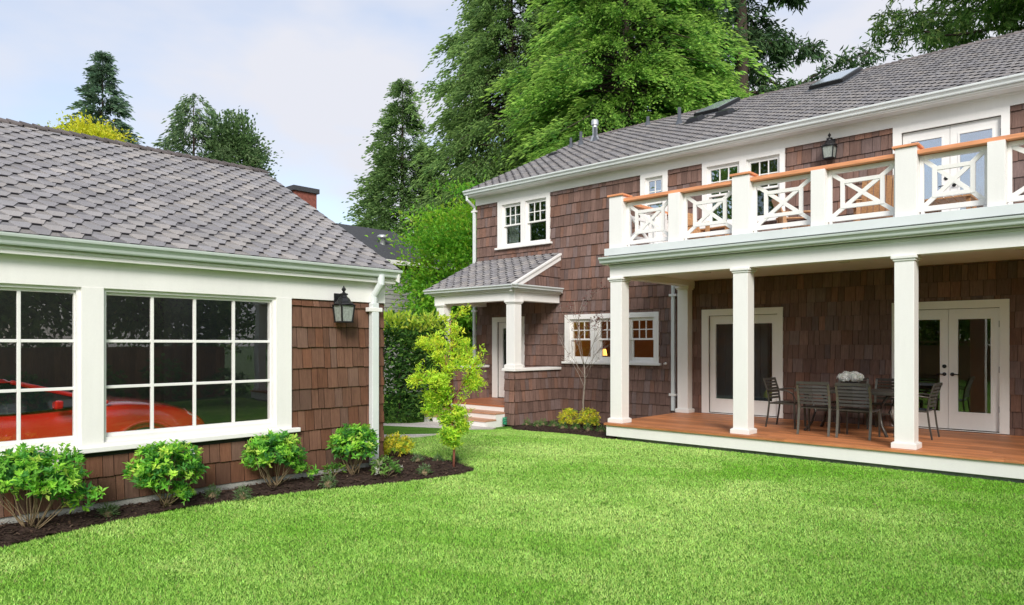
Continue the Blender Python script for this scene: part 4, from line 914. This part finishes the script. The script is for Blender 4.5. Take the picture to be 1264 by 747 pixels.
# bare sapling by the house
rs = np.random.RandomState(302); sx, sy = -9.42, 12.72; z0 = -.15
sp = thing('bare_sapling', (sx, sy, z0), 'thin bare sapling with a few red leaves in front of the shingled house wall', 'tree')
mb = MB(); tips = []; mb.tube([(sx, sy, z0), (sx-.03, sy, .4), (sx+.02, sy, .9), (sx, sy, 1.25)], [.024, .019, .015, .012], 7)
for (z, dx, dy, L_) in ((.75, -.9, 0, .75), (.9, .9, -.2, .7), (1.0, -.8, -.3, 1.0), (1.1, .7, .3, .85), (1.2, -.45, -.2, 1.55), (1.22, .15, -.2, 1.5), (1.2, .55, .0, 1.2), (1.15, -.6, .2, 1.3)):
    branch(mb, rs, (sx, sy, z), (dx, dy, 1.0), L_, .0065, 5, 2, tips, wob=.10, upb=.05, ang=.6, kids=(3, 5), kl=(.3, .55), sides=5)
mb.build('trunk', 'palestem', sp, smooth=True)
P = np.array([t[0] for t in tips if t[0][2] > 2.0 or rs.rand() < .06]); D = np.tile((0, 0, 1.), (len(P), 1)); Vt, ct = whorls(rs, P, D, 3, .05, .5, [(.25, .05, .05), (.18, .07, .05)], [1, 1], .2, 1.1); np_mesh('foliage', Vt, 4, ct, 'leaf', sp)
# white hydrangea heads
rs = np.random.RandomState(303); V_, c_ = [], []; fm = MB()
for k in range(13):
    d = unit(np.array((rs.normal(), rs.normal(), abs(rs.normal())*.7+.15))); fm.lathe([(0, -.052), (.036, -.037), (.052, 0), (.036, .037), (0, .052)], np.array((-3.66, 12.2, 1.135))+d*np.array((.15, .15, .07)), 10, (.95, .95, .92)); cc_ = np.array((-3.66, 12.2, 1.135))+d*np.array((.15, .15, .07)); K, D = clumps(rs, 60, cc_, (.062, .062, .055), .8); a, b = whorls(rs, K, D, 4, .022, .9, [(.95, .95, .92), (.88, .90, .84)], [4, 1], 0, 1.25, .05, .003); V_.append(a); c_.append(b)
np_mesh('blossom', np.concatenate(V_), 4, np.concatenate(c_), 'petal', fl); fm.build('flower_head', 'petal', fl, smooth=True)

# ------------------------------------------------------------------ hedge, maple, conifers
def broadleaf(name, x, y, zc, r, label, cat, group, seed, nclump, per, L0, pal, wts, trunk_r=.14, z0=None, drop=0., layers=False, zlo=-1., bark='bark', shell=.35, clr=.30):
    rs = np.random.RandomState(seed); z0 = float(ground(x, y)) if z0 is None else z0
    t = thing(name, (x, y, z0), label, cat, group); K, D = clumps(rs, nclump, (x, y, zc), r, shell, zlo)
    mb = MB(); mb.tube([(x, y, z0-.1), (x+.05, y, z0+(zc-z0)*.5), (x, y, zc)], [trunk_r, trunk_r*.8, trunk_r*.5], 9)
    for k in K[rs.choice(len(K), min(26, len(K)), False)]:
        b = np.array((x, y, z0+(zc-z0)*rs.uniform(.45, .95))); v = k-b; mb.tube([b, b+v*.5+np.array((0, 0, .08*np.linalg.norm(v))), k], [trunk_r*.4, trunk_r*.22, trunk_r*.08], 6)
    mb.build('trunk', bark, t, smooth=True)
    n = len(K)*per; cs = np.array(r).min()*clr; off = rs.normal(size=(n, 3))*cs*(np.array((1.3, 1.3, .30)) if layers else np.array((1, 1, .8))); P = np.repeat(K, per, 0)+off
    D2 = unit(np.repeat(D, per, 0)+rs.normal(size=(n, 3))*.7+np.array((0, 0, .1-drop)))
    ct = tone(rs, len(K), pal, wts, .12); col = np.clip(np.repeat(ct, per, 0)*.6+tone(rs, n, pal, wts, .2)*.4, 0, 1)
    L = L0*rs.uniform(.6, 1.25, n); np_mesh('crown', leafquads(P, D2, rs.normal(size=(n, 3))*.5+np.array((0, 0, 1.)), L, L*.55), 4, col, 'leaf', t)
    return t
# laurel hedge: boxy
rs = np.random.RandomState(311); hx, hy = -13.75, 10.55; hg = thing('laurel_hedge', (hx, hy, -.1), 'tall dense dark green laurel hedge behind the garage corner, bright on top', 'hedge')
n = 11000; face = rs.rand(n); u = rs.uniform(-1, 1, (n, 3)); hw = np.array((.95, 1.15, 1.15)); ax = rs.choice(3, n, p=[.4, .36, .24]); sg = np.sign(rs.normal(size=n))
sg[ax == 2] = 1; u[np.arange(n), ax] = sg*rs.uniform(.72, 1.02, n); P = np.array((hx, hy, 1.15))+u*hw+rs.normal(size=(n, 3))*.05
P += np.sin(P[:, [1, 2, 0]]*5.1)*.06
D = np.zeros((n, 3)); D[np.arange(n), ax] = sg; D = unit(D+rs.normal(size=(n, 3))*.6+np.array((0, 0, .3)))
col = tone(rs, n, [(.05, .13, .03), (.09, .21, .04), (.20, .38, .07), (.03, .09, .02)], [4, 4, 2, 3]); topm = (P[:, 2] > 2.0) & (rs.rand(n) < .8); col[topm] = tone(rs, topm.sum(), [(.48, .64, .06), (.36, .56, .06), (.58, .66, .09)], [3, 2, 2])  # lit hedge top put into the leaf colours
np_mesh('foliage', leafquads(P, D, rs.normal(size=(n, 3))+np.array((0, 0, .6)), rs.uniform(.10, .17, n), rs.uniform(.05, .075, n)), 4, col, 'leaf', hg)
mb = MB(); 
for k in range(9): mb.tube([(hx+rs.uniform(-.6, .6), hy+rs.uniform(-.8, .8), -.2), (hx+rs.uniform(-.7, .7), hy+rs.uniform(-.9, .9), 1.9)], [.03, .012], 6)
mb.build('stem', 'bark', hg)
MAP = [(.30, .58, .04), (.20, .48, .04), (.11, .33, .03), (.46, .58, .06), (.50, .40, .08)]
broadleaf('maple_tree', -16.95, 16.85, 3.9, (2.4, 2.4, 3.25), 'layered bright green maple tree left of the house corner', 'tree', None, 321, 190, 210, .15, MAP, [3.2, 4, 2.6, 1.0, .5], .13, layers=True, shell=.3, clr=.17)
broadleaf('garden_shrub', -16.2, 16.6, .5, (.8, .8, .6), 'dark green bush at the foot of the grey neighbouring house', 'shrub', None, 322, 50, 40, .09, [(.04, .12, .03), (.09, .2, .05), (.15, .26, .10)], [3, 3, 1], .03)

def conifer(name, x, y, top, rmax, label, group, seed, nbr, per, pal, wts, L0=.34, z0=-.3, zb=1.0, droop=.55, trunk=.3, power=.8, ragged=.25, wd=.28, hang=.5, gap=0., tipc=None, cl_=1.8):
    rs = np.random.RandomState(seed); t = thing(name, (x, y, z0), label, 'tree', group); mb = MB()
    mb.tube([(x, y, z0), (x+rs.normal()*.05, y, (z0+top)/2), (x, y, top-.3)], [trunk, trunk*.55, .02], 9)
    V_, c_ = [], []
    zs = np.sort(zb+(top-zb)*rs.uniform(0, 1, nbr)**.95); ga = rs.uniform(0, 6.28)
    lump = rs.uniform(0, 6.28, 4)
    for i, z in enumerate(zs):
        f = (top-z)/(top-zb); a = ga+i*2.4+rs.normal()*.3
        Lb = rmax*(f**power)*(1+rs.uniform(-ragged, ragged))*(1+.12*math.sin(3*a+lump[0]+z*.6)) + .12
        dr = droop*Lb*rs.uniform(.7, 1.2); up = .25*Lb*(1-f)
        hd = np.array((math.cos(a), math.sin(a), 0)); p = lambda s: np.array((x, y, z))+hd*Lb*s+np.array((0, 0, 1.))*(up*s+.18*Lb*s*(1-s)-dr*s*s+.16*dr*max(0, s-.7))
        mb.tube([p(0), p(.5), p(.95)], [max(.012, trunk*.22*f**.7), max(.009, trunk*.13*f), .006], 5)
        if gap and rs.rand() < gap: continue
        nc = max(3, int(cl_*Lb+2)); m = max(3, int(per*(.35+.65*min(1, Lb/rmax))/nc)); side = np.cross(hd, (0, 0, 1.))
        s = np.repeat(rs.uniform(.12 if Lb < 1 else .22, 1, nc)**.75, m); sw = np.repeat(rs.uniform(-1, 1, nc), m)[:, None]*(.08+.26*Lb*np.sin(np.clip(s, 0, 1)*math.pi*.85)[:, None])
        ctr = np.array([p(q) for q in s])+side*sw+np.array((0, 0, -1.))*np.abs(sw)*.25; off = rs.normal(size=(nc*m, 3))*np.array((1, 1, .9))*(.085+.014*Lb)
        out_ = unit(hd*.8+side*np.sign(sw)*.55+np.array((0, 0, .12-hang*.45))); off = off+out_*np.abs(rs.normal(size=(nc*m, 1)))*.55*min(1.2, .45+.2*Lb)*np.array((1, 1, 1.)); off[:, 2] -= (off[:, :2]**2).sum(1)*.45; P = ctr+off; m = nc*m
        d = unit(out_*1.1+off*.8+np.array((0, 0, -1.))*hang*rs.uniform(0, .9, (m, 1))+rs.normal(size=(m, 3))*.25)
        L = L0*rs.uniform(.55, 1.25, m)*(.6+.4*min(1, Lb)); V_.append(leafquads(P, d, side+np.array((0, 0, 1.))*.8+rs.normal(size=(m, 3))*.5, L, L*wd, .15, .5))
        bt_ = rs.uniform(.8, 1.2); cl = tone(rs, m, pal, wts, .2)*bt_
        if tipc is not None: k = np.clip((off*(out_*.8+np.array((0, 0, .8)))).sum(1)*1.5-.02, 0, .95)[:, None]*rs.uniform(.3, 1, (m, 1)); cl = cl*(1-k)+np.array(tipc)*k*rs.uniform(.8, 1.2, (m, 1))  # paler new growth at tips; lit clump tops also put into this colour
        c_.append(np.clip(cl, 0, 1))
    mb.build('trunk', 'bark', t, smooth=True); np_mesh('crown', np.concatenate(V_), 4, np.concatenate(c_), 'needle', t); return t
DKG = [(.125, .235, .08), (.17, .30, .095), (.075, .15, .055), (.23, .36, .12)]
BRG = [(.11, .28, .05), (.16, .37, .06), (.05, .14, .035), (.25, .46, .09)]
gB = 'tall conifers beyond the house'
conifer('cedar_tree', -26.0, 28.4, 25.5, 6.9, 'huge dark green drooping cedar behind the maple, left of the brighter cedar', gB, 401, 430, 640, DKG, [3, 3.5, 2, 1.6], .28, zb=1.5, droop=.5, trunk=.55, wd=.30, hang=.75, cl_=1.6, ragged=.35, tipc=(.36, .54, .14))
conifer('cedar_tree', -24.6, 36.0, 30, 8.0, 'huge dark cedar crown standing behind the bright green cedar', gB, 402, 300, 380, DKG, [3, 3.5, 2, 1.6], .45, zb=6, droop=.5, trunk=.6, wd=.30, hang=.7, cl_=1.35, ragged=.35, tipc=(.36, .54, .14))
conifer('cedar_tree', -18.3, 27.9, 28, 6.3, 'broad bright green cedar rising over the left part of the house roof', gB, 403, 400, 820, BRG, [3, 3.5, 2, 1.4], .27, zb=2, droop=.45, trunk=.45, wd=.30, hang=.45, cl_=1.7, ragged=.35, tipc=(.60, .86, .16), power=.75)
conifer('fir_tree', -31.55, 25.36, 16.6, 4.5, 'narrow pointed dark fir standing alone left of the big cedars', gB, 404, 300, 330, DKG, [3, 3, 2, 1], .26, zb=0, droop=.15, trunk=.26, wd=.34, hang=.35, power=1.0, tipc=(.32, .47, .16))
conifer('fir_tree', -66.2, 20.8, 26.5, 4.6, 'tall grey green fir with a sharp tip above the garage ridge, far left', gB, 405, 280, 170, [(.13, .22, .13), (.17, .27, .16), (.10, .17, .11)], [3, 3, 2], .42, zb=8, droop=.12, trunk=.35, wd=.36, hang=.3, power=1.0, ragged=.35)
conifer('cedar_tree', -50.4, 21.7, 19.5, 3.2, 'wispy drooping cedar above the garage ridge, left half of a pair', gB, 406, 210, 100, [(.14, .23, .11), (.19, .29, .13), (.10, .17, .09), (.25, .35, .16)], [3, 3, 2, 1], .36, zb=5, droop=.5, trunk=.3, wd=.30, hang=.9, power=.55, ragged=.4)
broadleaf('poplar_tree', -48.5, 23.7, 14.0, (2.5, 2.5, 4.1), 'bushy green tree above the garage ridge, right beside the wispy cedar', 'tree', gB, 407, 200, 60, .30, [(.12, .21, .08), (.17, .28, .10), (.08, .15, .06), (.24, .34, .16)], [3, 3, 2, 1], .25, shell=.25, clr=.14)
broadleaf('yellow_tree', -46.6, 14.0, 12.6, (2.2, 2.2, 2.0), 'yellow leaved tree top showing over the garage ridge below the far fir', 'tree', None, 408, 130, 90, .22, [(.70, .72, .05), (.80, .74, .08), (.46, .60, .05)], [3, 2, 1.5], .2, shell=.3, clr=.2)
# ragged dark pine with a thick bare trunk
def pine(x, y, top, label, seed, limbs, trunk=.42, name='pine_tree', pal=[(.09, .17, .075), (.12, .22, .085), (.06, .12, .055), (.17, .27, .11)], wts=(3, 2.5, 3, .8), L0=.42, drop=.5, dense=84):
    rs = np.random.RandomState(seed); t = thing(name, (x, y, -.3), label, 'tree', gB); mb = MB(); mb.tube([(x, y, -.4), (x+.1, y, top*.4), (x-.05, y, top*.75), (x, y, top)], [trunk, trunk*.85, trunk*.6, .06], 12); V_, c_ = [], []
    for (z, a, L_, up) in limbs:
        hd = np.array((math.cos(a), math.sin(a), 0)); n = 8; pts = [np.array((x, y, z))]; d = hd+np.array((0, 0, up))
        for i in range(n): d = unit(d+rs.normal(size=3)*.13+np.array((0, 0, -.03))); pts.append(pts[-1]+d*L_/n)
        mb.tube(pts, list(np.linspace(trunk*.24, .012, n+1)), 6)
        for i in range(1, n+1):
            for j in range(4):
                s = unit(np.cross(hd, (0, 0, 1.))*rs.choice((-1, 1))+hd*rs.uniform(-.1, .9)+rs.normal(size=3)*.25); l = L_*rs.uniform(.12, .30); e = pts[i]+s*l; mb.tube([pts[i], (pts[i]+e)/2+np.array((0, 0, .04)), e-np.array((0, 0, l*.25))], [.022, .014, .006], 4)
                m = dense//2; q = rs.uniform(.15, 1.05, (m, 1)); P = pts[i]+s*l*q+np.array((0, 0, -1.))*l*.25*q*q+rs.normal(size=(m, 3))*.14; dd = unit(s*.5+np.array((0, 0, -drop))+rs.normal(size=(m, 3))*.5); L = L0*rs.uniform(.5, 1.2, m)
                V_.append(leafquads(P, dd, rs.normal(size=(m, 3))+np.array((0, 0, .6)), L, L*.26, .12, .5)); c_.append(np.clip(tone(rs, m, pal, wts, .22)*rs.uniform(.8, 1.2), 0, 1))
    mb.build('trunk', 'bark', t, smooth=True); np_mesh('crown', np.concatenate(V_), 4, np.concatenate(c_), 'needle', t); return t
rs = np.random.RandomState(55); RA = math.radians(42.4)      # limbs mostly across the view
lim = []
for i in range(34):
    z = 15.6+i*.5; lim.append((z+rs.uniform(-.3, .3), RA+(0 if i % 2 else math.pi)+rs.normal()*.75, rs.uniform(3.0, 5.6)*(1.12 if i % 2 == 0 else .95), rs.uniform(-.25, .22)))
lim += [(14.2, RA+.12, 6.6, .10), (14.6, RA-.25, 5.6, .10), (13.6, RA+math.pi-.4, 4.2, .15), (14.6, RA+math.pi+.3, 4.4, .15)]
pine(-15.7, 34.6, 32, 'tall ragged dark pine with a thick bare trunk behind the house ridge', 501, lim)
lim = [(13.5+i*.55+rs.uniform(-.2, .2), RA+math.pi+rs.normal()*.9, rs.uniform(4.5, 8.2), rs.uniform(-.02, .30)) for i in range(30)]
pine(-3.3, 42.5, 30, 'green cedar with long sweeping branches over the roof at the far right', 502, lim, .5, 'cedar_tree', [(.15, .27, .08), (.21, .34, .10), (.10, .19, .06), (.32, .42, .14)], (3, 3, 1.5, 1.2), .42, .35, 110)

# ------------------------------------------------------------------ neighbouring house
nb = thing('neighbouring_house', (-26, 12, -.3), 'grey house with a dark roof and brick chimney showing past the garage', 'house')
mb = MB()
for k in range(30):
    z = -.2+k*.165; mb.hexa([(-21.48, 3, z), (-21.48, 19.6, z), (-21.55, 19.6, z), (-21.55, 3, z), (-21.50, 3, z+.165), (-21.50, 19.6, z+.165), (-21.55, 19.6, z+.165), (-21.55, 3, z+.165)]); mb.cube(-30, -21.5, 19.55, 19.62-.0*k, z, z+.165)
mb.cube(-30, -21.55, 3, 19.55, -.3, 4.7); mb.build('wall', 'nwall', nb)
mb = MB(); A = [(-21.0, 2.6, 4.82), (-21.0, 20.0, 4.82), (-24.2, 18.9, 6.55), (-24.2, 4, 6.55)]
mb.poly(A); mb.poly([A[1], (-30.4, 20.0, 4.82), (-27.4, 18.9, 6.55), A[2]]); mb.poly([A[2], (-27.4, 18.9, 6.55), (-27.4, 4, 6.55), A[3]]); mb.poly([(-30.4, 20, 4.82), (-30.4, 2.6, 4.82), (-27.4, 4, 6.55), (-27.4, 18.9, 6.55)]); mb.poly([A[0], A[3], (-27.4, 4, 6.55), (-30.4, 2.6, 4.82)])
mb.poly([(-21.0, 2.6, 4.70), (-21.0, 20, 4.70), (-30.4, 20, 4.70), (-30.4, 2.6, 4.70)]); nr = mb.build('roof', 'nroof', nb)
mb = MB(); mb.cube(-21.0, -20.9, 2.6, 20.0, 4.68, 4.84); mb.cube(-30.4, -21.0, 20.0, 20.1, 4.68, 4.84); mb.build('gutter', 'white', nr)
mb = MB(); mb.lathe([(.12, -.1), (.12, .16), (.22, .18), (.22, .26), (.12, .32), (0, .33)], (-22.6, 17.15, 5.72), 16); mb.build('roof_vent', 'galv', nr, smooth=True)
mb = MB(); mb.cube(-24.6, -23.9, 14.05, 15.0, 5.5, 7.5); ch = mb.build('chimney', 'brick', nr)
mb = MB(); mb.cube(-24.68, -23.82, 13.97, 15.08, 7.5, 7.68); mb.build('chimney_cap', 'nroof', ch)
for y in (17.6, 13.5):
    f_ = Fr((-21.48, 0, 0), (0, 1, 0), (1, 0, 0)); mb = MB(); ring(mb, f_, y, y+.9, .9, 2.2, .1, 0, .05); w_ = mb.build('window', 'white', nb); mb = MB(); mb.box(f_, y+.1, y+.8, 1.0, 2.1, 0, .02); mb.build('pane', 'carglass', w_)
# garden hose coil beside the steps
mb = MB(); mb.tube([(-10.90+.05*math.sin(a*3), 11.70+.035*math.cos(a*3), -.12+.018*a) for a in np.linspace(0, 9, 50)], .012, 6); tag(mb.build('garden_hose', 'hose', None, smooth=True), 'green garden hose bundle against the white entry steps by the half wall', 'hose')

# ------------------------------------------------------------------ the garden on the other side: seen in the window panes
def fence(name, p, q, hgt, label, seed):
    rs = random.Random(seed); p = np.array(p, float); q = np.array(q, float); L_ = np.linalg.norm(q-p); u = (q-p)/L_; n = np.cross(u, (0, 0, 1.)); fr = Fr(p, u, n); t = thing(name, tuple(p), label, 'fence', 'cedar fences round the garden'); mb = MB(); x = 0
    while x < L_-.05: g = rs.uniform(.75, 1.2); mb.box(fr, x+.003, x+.142, .05, hgt-.3+rs.uniform(-.004, .004), -.01, .01, (.24*g, .125*g, .06*g)); x += .145
    mb.build('board_panel', 'fence', t); x = 0
    while x < L_+.1:
        mb = MB(); mb.box(fr, x-.05, x+.05, -.1, hgt, -.12, -.012, (.2, .11, .06)); mb.build('post', 'fence', t); x += 2.4
    mb = MB(); mb.box(fr, 0, L_, hgt-.30, hgt-.22, -.05, .06, (.22, .12, .06)); mb.box(fr, 0, L_, hgt-.08, hgt-.02, -.05, .06, (.22, .12, .06)); mb.build('rail', 'fence', t); return t
fence('wooden_fence', (5.6, -10.5, 0), (5.6, 10.2, 0), 1.85, 'brown wooden board fence along the side of the garden, mirrored in the garage panes', 1)
fence('wooden_fence', (5.6, -10.8, 0), (-16, -10.8, 0), 1.85, 'brown wooden board fence at the far end of the garden, mirrored in the french doors', 2)
for i, y in enumerate((-.4, 1.3, 2.9, 4.4, 6.0, 7.6, 9.2)):
    low_shrub(3.3+.2*(i % 2), y, 1.25, 1.0+.2*(i % 3), 'garden_shrub', 'leafy green shrub along the side fence, %s, mirrored in the garage panes' % ['first', 'second', 'third', 'fourth', 'fifth', 'sixth', 'seventh'][i], 'shrub', 'shrubs along the side fence', 700+i, [(.08, .20, .05), (.13, .28, .05), (.20, .36, .08)], [3, 3, 1], 130, .13, 6, .45)
RT = [(.16, .33, .08), (.25, .42, .10), (.10, .22, .05), (.40, .52, .12)]
for i, (x, y, zc, r) in enumerate(((9.2, 4.4, 4.4, 3.3), (9.3, 9.6, 4.2, 3.2), (9.4, -1.5, 4.4, 3.3), (10, 15.0, 5.0, 3.4), (-1.5, -16.0, 3.4, 3.2), (-8.5, -16.5, 3.2, 3.0))):
    broadleaf('garden_tree', x, y, zc, (r, r, zc*.72), ['green tree beyond the side fence, middle of the row', 'green tree beyond the side fence, second from the house', 'green tree beyond the side fence, farthest from the house', 'green tree beyond the side fence, nearest the house', 'green tree beyond the end fence, right one', 'green tree beyond the end fence, left one'][i], 'tree', 'trees mirrored in the window panes', 600+i, 170, 70, .26, RT, [3, 3, 2, 1], .16, shell=.3, clr=.16)

for (x, y, zc, r, lb) in ((-43, -21, 10, 5.2, 'tall green tree beyond the end fence, the farthest one, mirrored in upper panes'), (-34, -19, 9.5, 5.0, 'tall green tree beyond the end fence, second farthest, mirrored in upper panes'), (-21, -23, 9.5, 5.0, 'tall green tree beyond the end fence by itself, mirrored in the balcony panes')):
    broadleaf('garden_tree', x, y, zc, (r, r, zc*.8), lb, 'tree', 'trees mirrored in the window panes', int(800-x), 130, 55, .45, RT, [3, 3, 2, 1], .3, shell=.3, clr=.16)
# ------------------------------------------------------------------ grass blades on the lawn
def inpoly(x, y, P):
    c = np.zeros(len(x), bool); n = len(P)
    for i in range(n):
        (x0, y0), (x1, y1) = P[i], P[(i+1) % n]
        if y0 == y1: continue
        k = (y0 > y) != (y1 > y); c ^= k & (x < (x1-x0)*(y-y0)/(y1-y0)+x0)
    return c
rs = np.random.RandomState(77)
def blades(n, x0, x1, y0, y1, dens):
    x = rs.uniform(x0, x1, n); y = rs.uniform(y0, y1, n); r = -x*-.674*-1+0; 
    fw = -.6745*x+.7383*y; rt = .7383*x+.6745*y
    vis = (fw > 3.6) & (np.abs(rt) < .80*fw+1.5)
    d = np.hypot(x, y); keep = rs.rand(n) < np.where(vis, np.clip((5.2/np.maximum(d, 3.5))**1.15, .1, 1), .28)*dens
    keep &= ~inpoly(x, y, BED1) & ~inpoly(x, y, BED2) & ~inpoly(x, y, PATH)
    keep &= ~((y > 10.66) & (x > -7.3)) & ~((x < -7.8) & (y < 6.1)) & ~((x < -10.6) & (y > 11.2) & (x > -13.7)) & ~((y > 13.4) & (x > -13.6))
    return x[keep], y[keep]
bx, by = blades(1950000, -11.2, 5.5, -1.5, 11.6, 1.0)
b2 = blades(160000, -20, -11.2, 6.4, 22, .8); bx = np.concatenate([bx, b2[0]]); by = np.concatenate([by, b2[1]])
n = len(bx); print('blades', n)
def vn(x, y, s, seed):
    q = np.random.RandomState(seed).rand(64, 64); X, Y = x*s, y*s; i, j = np.floor(X).astype(int), np.floor(Y).astype(int); f, g = X-i, Y-j; f = f*f*(3-2*f); g = g*g*(3-2*g); Q = lambda a, b: q[a % 64, b % 64]
    return (Q(i, j)*(1-f)+Q(i+1, j)*f)*(1-g)+(Q(i, j+1)*(1-f)+Q(i+1, j+1)*f)*g
patch = .5*vn(bx, by, .55, 1)+.3*vn(bx, by, 1.7, 2)+.2*vn(bx, by, 5., 3)
a0 = .45; U = bx*math.cos(a0)+by*math.sin(a0); Vv = -bx*math.sin(a0)+by*math.cos(a0); sod = np.random.RandomState(5).rand(128, 128)[np.floor(Vv/.62).astype(int) % 128, np.floor(U/1.7+np.floor(Vv/.62)*.5).astype(int) % 128]
tn = np.clip((patch*.75+sod*.25-.5)*1.8+.45, 0, 1)[:, None]
base = np.array((.24, .53, .05))*(1-tn)+np.array((.58, .80, .23))*tn
col = base*(1+rs.uniform(-.3, .3, (n, 1)))*(1+rs.uniform(-.1, .1, (n, 3))); dry = rs.rand(n) < .05; col[dry] = np.array((.42, .42, .17))*rs.uniform(.7, 1.1, (dry.sum(), 1))
ang = rs.uniform(0, 6.283, n); h = rs.uniform(.012, .028, n)*(1+.25*(patch-.5)); w = rs.uniform(.0026, .0050, n)*np.clip(np.hypot(bx, by)/6, .8, 1.8); z = ground(bx, by)-.014
dx, dy = np.cos(ang), np.sin(ang); ln = rs.uniform(-.020, .020, (n, 2))
A = np.stack([bx-dx*w, by-dy*w, z], 1); B = np.stack([bx+dx*w, by+dy*w, z], 1); T = np.stack([bx+ln[:, 0], by+ln[:, 1], z+h], 1)
gr = np_mesh('grass', np.stack([A, B, T], 1), 3, np.clip(col, 0, 1), 'blade'); tag(gr, 'short green mown grass of the lawn in lighter and darker patches', 'grass', kind='stuff')
